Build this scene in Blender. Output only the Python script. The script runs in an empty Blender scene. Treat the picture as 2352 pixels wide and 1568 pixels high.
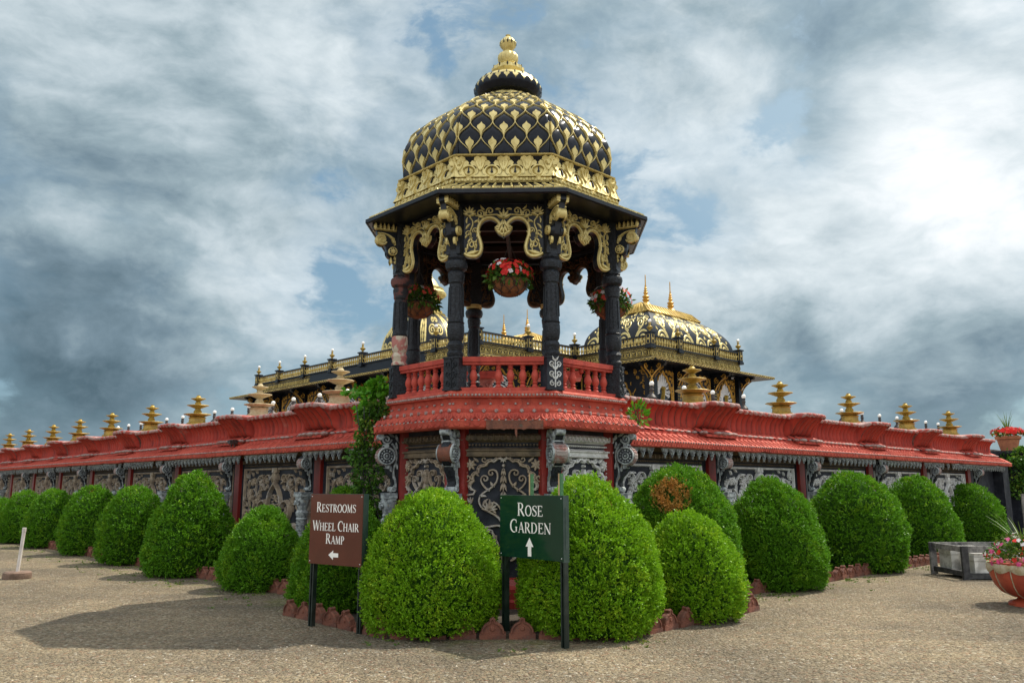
import bpy, math, random
import numpy as np
from mathutils import Vector, Matrix, noise
from mathutils.geometry import tessellate_polygon
PI = math.pi; R = math.radians
sin, cos = math.sin, math.cos
rng = random.Random(7)
S = bpy.context.scene
COL = S.collection

# ------------------------------------------------------------------ camera
cam = bpy.data.cameras.new('camera'); camo = bpy.data.objects.new('camera', cam); COL.objects.link(camo)
cam.sensor_width = 36.0; cam.lens = 36.0*1860/2352; cam.clip_end = 3000; cam.clip_start = 0.1
camo.location = (0, 0, 1.65); camo.rotation_euler = (R(100.2), 0, 0)
S.camera = camo
S.view_settings.view_transform = 'Standard'; S.view_settings.look = 'None'
S.view_settings.exposure = 0.27; S.view_settings.gamma = 1.0
S.cycles.use_denoising = True
S.cycles.max_bounces = 6; S.cycles.transparent_max_bounces = 4

# ------------------------------------------------------------------ sun and sky
SUN_DIR = Vector((0.57, 0.35, 1.0)).normalized()           # towards the sun
SUN_EL = math.asin(SUN_DIR.z); SUN_AZ = math.atan2(SUN_DIR.x, SUN_DIR.y)
sl = bpy.data.lights.new('sun', 'SUN'); so = bpy.data.objects.new('sun', sl); COL.objects.link(so)
sl.energy = 4.8; sl.angle = R(0.5); sl.color = (1.0, 0.93, 0.80)
so.rotation_euler = SUN_DIR.to_track_quat('Z', 'Y').to_euler(); so.location = (20, 10, 30)

W = bpy.data.worlds.new('World'); S.world = W; W.use_nodes = True

class NT:
    """small helper for building node trees"""
    def __init__(s, tree): s.t = tree; s.n = tree.nodes; s.l = tree.links
    def new(s, typ, **kw):
        nd = s.n.new(typ)
        for k, v in kw.items(): setattr(nd, k, v)
        return nd
    def put(s, sock, v):
        if isinstance(v, bpy.types.NodeSocket): s.l.new(v, sock)
        elif v is not None:
            if hasattr(sock.default_value, '__len__') and not hasattr(v, '__len__'): v = (v,)*len(sock.default_value)
            if hasattr(v, '__len__') and len(v) == 3 and len(sock.default_value) == 4: v = (*v, 1)
            sock.default_value = v
    def math(s, op, a, b=None, c=None, clamp=False):
        nd = s.new('ShaderNodeMath', operation=op, use_clamp=clamp)
        s.put(nd.inputs[0], a); s.put(nd.inputs[1], b)
        if c is not None: s.put(nd.inputs[2], c)
        return nd.outputs[0]
    def vmath(s, op, a, b=None, out=0):
        nd = s.new('ShaderNodeVectorMath', operation=op)
        s.put(nd.inputs[0], a)
        if b is not None: s.put(nd.inputs[1], b)
        return nd.outputs[out]
    def mix(s, f, a, b, blend='MIX'):
        nd = s.new('ShaderNodeMix', data_type='RGBA', blend_type=blend)
        s.put(nd.inputs[0], f); s.put(nd.inputs[6], a); s.put(nd.inputs[7], b)
        return nd.outputs[2]
    def noise(s, vec, scale, detail=4, rough=0.55, dist=0.0, dim='3D'):
        nd = s.new('ShaderNodeTexNoise', noise_dimensions=dim)
        if vec is not None: s.l.new(vec, nd.inputs['Vector'])
        nd.inputs['Scale'].default_value = scale; nd.inputs['Detail'].default_value = detail
        nd.inputs['Roughness'].default_value = rough; nd.inputs['Distortion'].default_value = dist
        return nd.outputs[0]
    def ramp(s, f, stops, interp='LINEAR'):
        nd = s.new('ShaderNodeValToRGB'); nd.color_ramp.interpolation = interp
        el = nd.color_ramp.elements
        while len(el) < len(stops): el.new(0.5)
        for e, (p, c) in zip(el, stops):
            e.position = p; e.color = (*c, 1) if hasattr(c, '__len__') else (c, c, c, 1)
        s.put(nd.inputs[0], f); return nd.outputs[0]
    def maprange(s, v, a, b, c=0.0, d=1.0, smooth=True):
        nd = s.new('ShaderNodeMapRange', interpolation_type='SMOOTHSTEP' if smooth else 'LINEAR')
        s.put(nd.inputs[0], v)
        for i, q in zip((1, 2, 3, 4), (a, b, c, d)): nd.inputs[i].default_value = q
        return nd.outputs[0]

def build_sky():
    t = NT(W.node_tree); t.n.clear()
    out = t.new('ShaderNodeOutputWorld'); bg = t.new('ShaderNodeBackground'); t.l.new(bg.outputs[0], out.inputs[0])
    ST = 0.10
    bg.inputs[1].default_value = ST
    sky = t.new('ShaderNodeTexSky', sky_type='NISHITA'); sky.sun_disc = False
    sky.sun_elevation = SUN_EL; sky.sun_rotation = SUN_AZ; sky.air_density = 1.2; sky.dust_density = 1.5
    d = t.new('ShaderNodeTexCoord').outputs['Generated']
    sx = t.new('ShaderNodeSeparateXYZ'); t.l.new(d, sx.inputs[0])
    z = t.math('MAXIMUM', sx.outputs[2], 0.0)
    p = t.vmath('ADD', t.vmath('MULTIPLY', d, (1.25, 1.25, 2.1)), (3.1, 0.4, 1.7))
    def lobe(az, el, size):
        a, e = R(az), R(el); v = (sin(a)*cos(e), cos(a)*cos(e), sin(e))
        dt = t.vmath('DOT_PRODUCT', d, v, out=1)
        return t.maprange(dt, cos(R(size)), 1.0, 0, 1)
    warp = t.new('ShaderNodeTexNoise'); t.l.new(p, warp.inputs['Vector']); warp.inputs['Scale'].default_value = 1.8; warp.inputs['Detail'].default_value = 5
    pw = t.vmath('ADD', p, t.vmath('MULTIPLY', t.vmath('SUBTRACT', warp.outputs['Color'], (0.5, 0.5, 0.5)), (0.30, 0.30, 0.22)))
    n1 = t.noise(pw, 2.6, 11, 0.58)
    n2 = t.noise(t.vmath('ADD', pw, (5.2, 1.3, 0.0)), 6.5, 10, 0.60)
    n3 = t.noise(t.vmath('ADD', pw, (1.7, 9.1, 2.0)), 1.7, 6, 0.55)
    n4 = t.noise(t.vmath('ADD', pw, (8.1, 2.4, 5.0)), 3.0, 10, 0.62)
    cov = t.math('ADD', t.math('MULTIPLY', n1, 0.62), t.math('MULTIPLY', n2, 0.38))
    def acc(v, lst):
        for (az, el, sz, w) in lst: v = t.math('ADD', v, t.math('MULTIPLY', lobe(az, el, sz), w))
        return v
    # openings of blue sky (negative) and thick banks (positive)
    cov = acc(cov, [(-15, 23, 6, -0.07), (-7, 30, 5, -0.03), (21, 23, 6, -0.07), (27, 33, 12, -0.05), (-31, 24, 10, -0.04), (-11, 20, 7, -0.05),
                    (-22, 33, 15, 0.10), (13, 27, 8, 0.10), (-25, 16, 12, 0.14), (30, 17, 14, 0.20), (-34, 32, 14, 0.09), (22, 10, 12, 0.12), (0, 12, 12, 0.06)])
    mask = t.maprange(cov, 0.44, 0.505)
    thick = t.maprange(cov, 0.46, 0.66)
    # light and dark of the clouds
    lum = t.math('ADD', t.math('MULTIPLY', n4, 0.66), t.math('MULTIPLY', n3, 0.34))
    n1s = t.noise(t.vmath('ADD', pw, tuple(Vector((0.75, 0.1, 0.9)).normalized()*0.05)), 2.6, 11, 0.58)
    n2s = t.noise(t.vmath('ADD', pw, tuple(Vector((5.2, 1.3, 0.0))+Vector((0.75, 0.1, 0.9)).normalized()*0.03)), 6.5, 10, 0.60)
    edge = t.math('ADD', t.math('MULTIPLY', t.math('SUBTRACT', n1, n1s), 0.75), t.math('MULTIPLY', t.math('SUBTRACT', n2, n2s), 0.22))
    lum = t.math('ADD', lum, edge)
    lum = acc(lum, [(34, 21, 13, 0.26), (25, 17, 12, 0.14), (8, 18, 12, 0.05), (-16, 14, 9, 0.10), (13, 27, 9, 0.13), (-12, 31, 10, 0.12), (8, 13, 10, 0.10), (24, 10, 4, 0.10), (18, 22, 10, 0.03), (-24, 29, 9, 0.06),
                    (-35, 13, 16, -0.09), (-30, 24, 14, 0.05), (27, 7, 9, -0.15), (-26, 7, 12, -0.09), (20, 5, 8, -0.05), (35, 9, 6, -0.05)])
    ccol = t.ramp(lum, [(0.24, (0.095, 0.150, 0.185)), (0.38, (0.19, 0.265, 0.315)), (0.50, (0.34, 0.43, 0.47)), (0.60, (0.52, 0.60, 0.635)), (0.74, (0.74, 0.80, 0.82)), (0.92, (1.05, 1.05, 1.05))])
    ccol = t.mix(1.0, ccol, (0.86/ST, 0.88/ST, 0.90/ST), 'MULTIPLY')
    skyc = t.mix(1.0, sky.outputs[0], (0.62, 0.72, 0.70), 'MULTIPLY')
    pale = t.mix(0.55, skyc, (0.23/ST, 0.38/ST, 0.52/ST))
    pale = t.mix(t.math('MULTIPLY', lobe(30, 30, 26), 0.55), pale, (0.48/ST, 0.60/ST, 0.67/ST))
    fin = t.mix(t.math('MULTIPLY', mask, t.maprange(thick, 0, 1, 0.72, 1.0)), pale, ccol)
    # unseen bright cloud overhead and behind the viewer, added as fill light
    hb = t.vmath('DOT_PRODUCT', d, tuple(Vector((0.0, -0.74, 0.67)).normalized()), out=1)
    fill_sky = t.math('MULTIPLY', t.maprange(hb, -0.12, 0.55), t.maprange(n1, 0.30, 0.60, 0.65, 1.0))
    fin = t.mix(fill_sky, fin, (1.05/ST, 1.09/ST, 1.12/ST))
    t.l.new(fin, bg.inputs[0])
build_sky()

# ------------------------------------------------------------------ materials
def mat(name, c1, c2=None, rough=0.6, metal=0.0, scale=6.0, lo=0.42, hi=0.62, bump=0.0, bscale=40.0, c3=None, s3=20.0, lo3=0.60, hi3=0.66, spec=0.5, detail=6, coat=0.0, streak=None):
    m = bpy.data.materials.new(name); m.use_nodes = True
    t = NT(m.node_tree); b = t.n['Principled BSDF']
    co = t.new('ShaderNodeTexCoord').outputs['Object']
    col = c1
    if c2 is not None:
        col = t.mix(t.maprange(t.noise(co, scale, detail, 0.6), lo, hi), c1, c2)
    if c3 is not None:
        col = t.mix(t.maprange(t.noise(co, s3, 6, 0.65), lo3, hi3), col, c3)
    if streak is not None:            # weather runs down the surface
        col = t.mix(t.math('MULTIPLY', t.maprange(t.noise(t.vmath('MULTIPLY', co, (7.0, 7.0, 0.9)), 1.0, 5, 0.6), 0.50, 0.68), 0.75), col, streak)
    t.put(b.inputs['Base Color'], col)
    b.inputs['Roughness'].default_value = rough; b.inputs['Metallic'].default_value = metal
    b.inputs['Specular IOR Level'].default_value = spec; b.inputs['Coat Weight'].default_value = coat
    if bump:
        bn = t.new('ShaderNodeBump'); bn.inputs['Strength'].default_value = bump; bn.inputs['Distance'].default_value = 0.02
        t.l.new(t.noise(co, bscale, 5, 0.6), bn.inputs['Height']); t.l.new(bn.outputs[0], b.inputs['Normal'])
    return m

M = {}
M['black'] = mat('black_gloss_paint', (0.006, 0.008, 0.013), (0.011, 0.014, 0.020), 0.36, 0, 9, bump=0.10, bscale=14, spec=0.32)
M['black_carved'] = mat('black_carved_paint', (0.006, 0.008, 0.012), (0.020, 0.026, 0.036), 0.42, 0, 30, 0.45, 0.7, bump=0.9, bscale=34, spec=0.35)
M['navy'] = mat('navy_panel_paint', (0.012, 0.014, 0.021), (0.026, 0.030, 0.040), 0.6, 0, 5, bump=0.15, c3=(0.05, 0.055, 0.06), spec=0.25, s3=9, lo3=0.60, hi3=0.75)
M['gold'] = mat('gold_leaf_paint', (0.68, 0.565, 0.235), (0.50, 0.40, 0.145), 0.45, 0.30, 7, bump=0.16, bscale=30, c3=(0.20, 0.13, 0.04), s3=16, lo3=0.64, hi3=0.76)
M['gold_inner_shade'] = mat('shade_toned_inner_gold', (0.10, 0.060, 0.022), (0.03, 0.022, 0.014), 0.6, 0.1, 7, bump=0.2)  # gold of the inward faces, darkened: their shade is put into the colour
M['gold_far'] = mat('pale_gold_paint', (0.52, 0.40, 0.13), (0.36, 0.26, 0.07), 0.5, 0.25, 3)
M['gold_warm'] = mat('warm_gold_paint', (0.60, 0.34, 0.06), (0.40, 0.22, 0.04), 0.45, 0.35, 6)
M['tan'] = mat('tan_relief', (0.36, 0.285, 0.20), (0.24, 0.185, 0.135), 0.7, 0, 5, bump=0.4, c3=(0.44, 0.41, 0.37), s3=4, lo3=0.50, hi3=0.68)  # relief of the left and front panels, browner and darker than the right ones
M['frieze'] = mat('dark_bronze_frieze', (0.17, 0.125, 0.075), (0.08, 0.062, 0.042), 0.7, 0, 6, bump=0.4)
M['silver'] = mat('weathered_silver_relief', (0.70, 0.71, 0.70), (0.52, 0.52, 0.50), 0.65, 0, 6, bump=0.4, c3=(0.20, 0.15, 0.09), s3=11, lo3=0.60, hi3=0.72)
M['verdigris'] = mat('grey_green_worn_bracket', (0.36, 0.40, 0.40), (0.14, 0.155, 0.17), 0.6, 0, 14, bump=0.4, c3=(0.30, 0.22, 0.12), s3=9, lo3=0.60, hi3=0.72)
M['red'] = mat('coral_red_paint', (0.46, 0.070, 0.046), (0.37, 0.050, 0.034), 0.68, 0, 4, bump=0.35, bscale=30, c3=(0.38, 0.22, 0.17), s3=7, lo3=0.62, hi3=0.72, streak=(0.24, 0.035, 0.026), spec=0.3)
M['red_roof'] = mat('coral_red_carved_roof', (0.48, 0.085, 0.052), (0.38, 0.055, 0.036), 0.72, 0, 4, bump=0.7, bscale=26, c3=(0.42, 0.28, 0.22), s3=5, lo3=0.64, hi3=0.75, streak=(0.25, 0.048, 0.034), spec=0.3)
M['red_flute'] = mat('red_fluted_parapet', (0.40, 0.042, 0.024), (0.32, 0.032, 0.020), 0.68, 0, 2.5, bump=0.25, bscale=18, c3=(0.36, 0.10, 0.075), s3=3.5, lo3=0.60, hi3=0.74, streak=(0.17, 0.024, 0.018), spec=0.3)
M['joint'] = mat('grey_brown_joint', (0.20, 0.085, 0.065), (0.09, 0.035, 0.028), 0.85, 0, 5, bump=0.3)
M['red_deep'] = mat('deep_red_pilaster_paint', (0.27, 0.022, 0.016), (0.20, 0.018, 0.013), 0.45, 0, 3, bump=0.2)
M['lip'] = mat('worn_grey_pink_lip', (0.36, 0.23, 0.21), (0.34, 0.065, 0.05), 0.7, 0, 7, 0.46, 0.56, bump=0.5)
M['bead'] = mat('grey_bead_stone', (0.34, 0.29, 0.27), (0.27, 0.13, 0.11), 0.75, 0, 14, bump=0.5)
M['plaster'] = mat('bare_pink_plaster', (0.42, 0.17, 0.145), (0.52, 0.46, 0.36), 0.85, 0, 5, 0.47, 0.53, bump=0.8, bscale=26)
M['rust'] = mat('peeled_red_brown_paint', (0.13, 0.042, 0.034), (0.012, 0.014, 0.019), 0.7, 0, 8, 0.42, 0.54, bump=0.7)
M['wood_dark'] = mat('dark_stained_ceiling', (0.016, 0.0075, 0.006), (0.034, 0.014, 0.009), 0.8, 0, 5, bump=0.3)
M['stone'] = mat('cream_cast_stone', (0.52, 0.43, 0.26), (0.40, 0.31, 0.17), 0.75, 0, 7, bump=0.3, c3=(0.20, 0.14, 0.08), s3=9, lo3=0.62, hi3=0.74)
M['gold_olive'] = mat('olive_gold_paint', (0.42, 0.29, 0.055), (0.26, 0.18, 0.035), 0.5, 0.25, 8, bump=0.2)
M['black_iron'] = mat('black_iron', (0.015, 0.014, 0.014), (0.045, 0.025, 0.02), 0.5, 0, 20, bump=0.3)
M['globe'] = mat('opal_glass_globe', (0.85, 0.84, 0.80), None, 0.25)
M['white'] = mat('white_tracery_paint', (0.80, 0.81, 0.82), (0.70, 0.72, 0.74), 0.5, 0, 5)
M['glass'] = mat('dark_window_glass', (0.03, 0.04, 0.05), None, 0.12)
M['terracotta'] = mat('old_terracotta', (0.19, 0.068, 0.040), (0.12, 0.046, 0.030), 0.85, 0, 9, bump=0.6, c3=(0.09, 0.075, 0.06), s3=14, lo3=0.56, hi3=0.70)
M['pot'] = mat('plain_terracotta_pot', (0.42, 0.16, 0.075), (0.34, 0.12, 0.06), 0.8, 0, 6, bump=0.2)
M['urn_red'] = mat('red_lotus_urn_paint', (0.42, 0.075, 0.035), (0.34, 0.055, 0.03), 0.5, 0, 4, bump=0.2, c3=(0.28, 0.12, 0.07), s3=8, lo3=0.62, hi3=0.7)
M['urn_lip'] = mat('grey_gold_urn_trim', (0.46, 0.40, 0.28), (0.36, 0.29, 0.17), 0.75, 0, 12, bump=0.5)
M['coir'] = mat('coir_basket_liner', (0.24, 0.095, 0.035), (0.15, 0.06, 0.025), 0.95, 0, 18, bump=0.9, bscale=60)
M['sign_green'] = mat('dark_green_sign_enamel', (0.004, 0.030, 0.017), (0.006, 0.036, 0.021), 0.10, 0, 2.5, spec=0.35)
M['sign_brown'] = mat('brown_sign_enamel', (0.105, 0.030, 0.020), (0.088, 0.026, 0.018), 0.09, 0, 2.5, spec=0.5)
M['sign_frame'] = mat('green_grey_sign_frame', (0.025, 0.05, 0.04), (0.04, 0.065, 0.055), 0.4, 0, 10)
M['post_dark'] = mat('dark_green_post_paint', (0.008, 0.016, 0.012), (0.02, 0.03, 0.024), 0.4, 0, 10)
M['stake'] = mat('raw_timber_stake', (0.48, 0.34, 0.19), (0.36, 0.24, 0.13), 0.8, 0, 12, bump=0.3)
M['stake_green'] = mat('green_stake_paint', (0.05, 0.16, 0.06), (0.04, 0.12, 0.05), 0.7, 0, 12, bump=0.3)
M['letter'] = mat('white_vinyl_letter', (0.86, 0.85, 0.80), None, 0.4)
M['screw'] = mat('zinc_screw', (0.6, 0.6, 0.6), None, 0.3, 0.8)
M['pvc'] = mat('white_pvc_pole', (0.62, 0.58, 0.54), (0.46, 0.42, 0.38), 0.5, 0, 4)
M['concrete_disc'] = mat('brown_concrete_disc', (0.20, 0.13, 0.095), (0.13, 0.085, 0.06), 0.9, 0, 12, bump=0.5)
M['grey_wood'] = mat('grey_weathered_timber', (0.24, 0.23, 0.215), (0.12, 0.115, 0.11), 0.85, 0, 10, bump=0.5, c3=(0.045, 0.045, 0.05), s3=3, lo3=0.52, hi3=0.66)
M['black_wood'] = mat('black_stained_timber', (0.02, 0.02, 0.022), (0.05, 0.05, 0.05), 0.7, 0, 10, bump=0.4)
M['wrap'] = mat('stretch_film_over_stone', (0.58, 0.57, 0.53), (0.34, 0.33, 0.30), 0.22, 0, 5, bump=0.6, bscale=9)
M['soil'] = mat('dark_garden_soil', (0.035, 0.025, 0.018), (0.06, 0.045, 0.03), 0.95, 0, 9, bump=0.8, bscale=50)
M['terrace'] = mat('terrace_paving', (0.30, 0.26, 0.23), (0.24, 0.21, 0.19), 0.85, 0, 3, bump=0.2)
M['chain'] = mat('thin_iron_chain', (0.03, 0.025, 0.02), None, 0.6, 0.3)

def leaf_mat(name, c1, c2, c3, nscale=3.0, rough=0.45, trans=0.25):
    m = bpy.data.materials.new(name); m.use_nodes = True
    t = NT(m.node_tree); b = t.n['Principled BSDF']
    geo = t.new('ShaderNodeNewGeometry'); rnd = geo.outputs['Random Per Island']
    co = t.new('ShaderNodeTexCoord').outputs['Object']
    col = t.mix(rnd, c1, c2)
    col = t.mix(t.math('MULTIPLY', t.maprange(t.noise(co, nscale, 4, 0.6), 0.50, 0.66), t.maprange(rnd, 0.2, 0.9)), col, c3)
    t.put(b.inputs['Base Color'], col); b.inputs['Roughness'].default_value = rough
    b.inputs['Specular IOR Level'].default_value = 0.22
    tr = t.new('ShaderNodeBsdfTranslucent'); t.put(tr.inputs[0], col)
    mx = t.new('ShaderNodeMixShader'); mx.inputs[0].default_value = trans
    t.l.new(b.outputs[0], mx.inputs[1]); t.l.new(tr.outputs[0], mx.inputs[2])
    t.l.new(mx.outputs[0], t.n['Material Output'].inputs[0])
    return m
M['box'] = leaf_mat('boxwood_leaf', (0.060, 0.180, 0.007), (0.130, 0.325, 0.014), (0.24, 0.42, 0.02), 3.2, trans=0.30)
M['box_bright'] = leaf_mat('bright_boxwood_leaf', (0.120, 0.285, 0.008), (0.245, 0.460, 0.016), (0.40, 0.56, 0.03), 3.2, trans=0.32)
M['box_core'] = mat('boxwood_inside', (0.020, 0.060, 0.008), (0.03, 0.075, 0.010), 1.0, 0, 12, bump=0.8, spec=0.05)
M['dead'] = leaf_mat('dead_brown_leaf', (0.38, 0.16, 0.03), (0.60, 0.31, 0.08), (0.46, 0.34, 0.10), 6)
M['ivy'] = leaf_mat('ivy_leaf', (0.035, 0.11, 0.012), (0.085, 0.20, 0.022), (0.22, 0.34, 0.04), 2.0)
M['creeper'] = leaf_mat('creeper_leaf', (0.06, 0.22, 0.012), (0.13, 0.36, 0.02), (0.28, 0.46, 0.03), 2.5)
M['plant'] = leaf_mat('flower_foliage', (0.03, 0.09, 0.012), (0.08, 0.17, 0.02), (0.22, 0.30, 0.06), 12)
M['weed'] = leaf_mat('weed_leaf', (0.06, 0.13, 0.015), (0.13, 0.19, 0.03), (0.26, 0.26, 0.05), 3)
M['f_red'] = leaf_mat('red_petal', (0.62, 0.015, 0.018), (0.75, 0.05, 0.035), (0.80, 0.12, 0.08), 9, trans=0.3)
M['f_coral'] = leaf_mat('coral_petal', (0.68, 0.06, 0.045), (0.75, 0.11, 0.07), (0.80, 0.20, 0.12), 9, trans=0.3)
M['f_white'] = leaf_mat('white_petal', (0.80, 0.78, 0.82), (0.85, 0.84, 0.84), (0.80, 0.70, 0.76), 9, trans=0.3)
M['f_pink'] = leaf_mat('pink_petal', (0.62, 0.05, 0.20), (0.75, 0.15, 0.34), (0.80, 0.3, 0.5), 9, trans=0.3)
M['f_yellow'] = mat('flower_eye', (0.75, 0.45, 0.03), None, 0.7)

def gravel_material():
    m = bpy.data.materials.new('tan_gravel'); m.use_nodes = True
    t = NT(m.node_tree); b = t.n['Principled BSDF']
    co = t.new('ShaderNodeTexCoord').outputs['Object']
    def vor(scale):
        v = t.new('ShaderNodeTexVoronoi'); t.l.new(co, v.inputs['Vector']); v.inputs['Scale'].default_value = scale
        return v
    v1 = vor(31.0); v2 = vor(66.0)
    sp = t.new('ShaderNodeSeparateColor'); t.l.new(v1.outputs['Color'], sp.inputs[0])
    stone = t.ramp(sp.outputs[0], [(0.0, (0.09, 0.07, 0.05)), (0.2, (0.24, 0.19, 0.13)), (0.4, (0.40, 0.32, 0.22)), (0.6, (0.22, 0.19, 0.15)), (0.78, (0.46, 0.38, 0.27)), (0.9, (0.32, 0.16, 0.10)), (0.97, (0.66, 0.60, 0.51))])
    sp2 = t.new('ShaderNodeSeparateColor'); t.l.new(v2.outputs['Color'], sp2.inputs[0])
    fine = t.ramp(sp2.outputs[0], [(0.0, (0.12, 0.09, 0.06)), (0.5, (0.33, 0.265, 0.18)), (1.0, (0.56, 0.48, 0.37))])
    col = t.mix(0.38, stone, fine)
    patch = t.noise(co, 0.35, 5, 0.55)
    col = t.mix(1.0, col, t.mix(t.maprange(patch, 0.36, 0.64), (0.52, 0.53, 0.52), (0.84, 0.835, 0.765)), 'MULTIPLY')
    p2 = t.noise(t.vmath('ADD', co, (31.0, 7.0, 0)), 0.9, 6, 0.6)
    col = t.mix(t.math('MULTIPLY', t.maprange(p2, 0.56, 0.72), 0.35), col, (0.20, 0.17, 0.13))
    # grey crushed stone in a belt along the planted beds
    sx = t.new('ShaderNodeSeparateXYZ'); t.l.new(co, sx.inputs[0])
    ax = t.math('ABSOLUTE', t.math('ADD', sx.outputs[0], 0.05))
    belt = t.math('ADD', t.math('SUBTRACT', sx.outputs[1], ax), t.math('MULTIPLY', t.math('SUBTRACT', t.noise(co, 0.8, 4), 0.5), 1.6))
    trk = t.noise(t.vmath('ADD', t.vmath('MULTIPLY', co, (0.22, 1.5, 1.0)), (4.0, 2.0, 0)), 1.0, 5, 0.55)
    col = t.mix(1.0, col, t.mix(t.maprange(trk, 0.38, 0.62), (0.92, 0.92, 0.93), (1.05, 1.04, 1.02)), 'MULTIPLY')
    # thin moss and weeds greening the verge
    mo = t.math('MULTIPLY', t.maprange(belt, 7.7, 9.2), t.maprange(t.noise(co, 2.2, 6, 0.65), 0.48, 0.64))
    col = t.mix(t.math('MULTIPLY', mo, 0.55), col, (0.14, 0.16, 0.04))
    t.put(b.inputs['Base Color'], col); b.inputs['Roughness'].default_value = 0.9; b.inputs['Specular IOR Level'].default_value = 0.2
    h = t.math('ADD', t.math('MULTIPLY', v1.outputs['Distance'], -0.9), t.math('ADD', t.math('MULTIPLY', v2.outputs['Distance'], -0.4), t.math('MULTIPLY', t.noise(co, 3.0, 5), 0.8)))
    bn = t.new('ShaderNodeBump'); bn.inputs['Strength'].default_value = 1.0; bn.inputs['Distance'].default_value = 0.045
    t.l.new(h, bn.inputs['Height']); t.l.new(bn.outputs[0], b.inputs['Normal'])
    return m
M['gravel'] = gravel_material()

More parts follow.
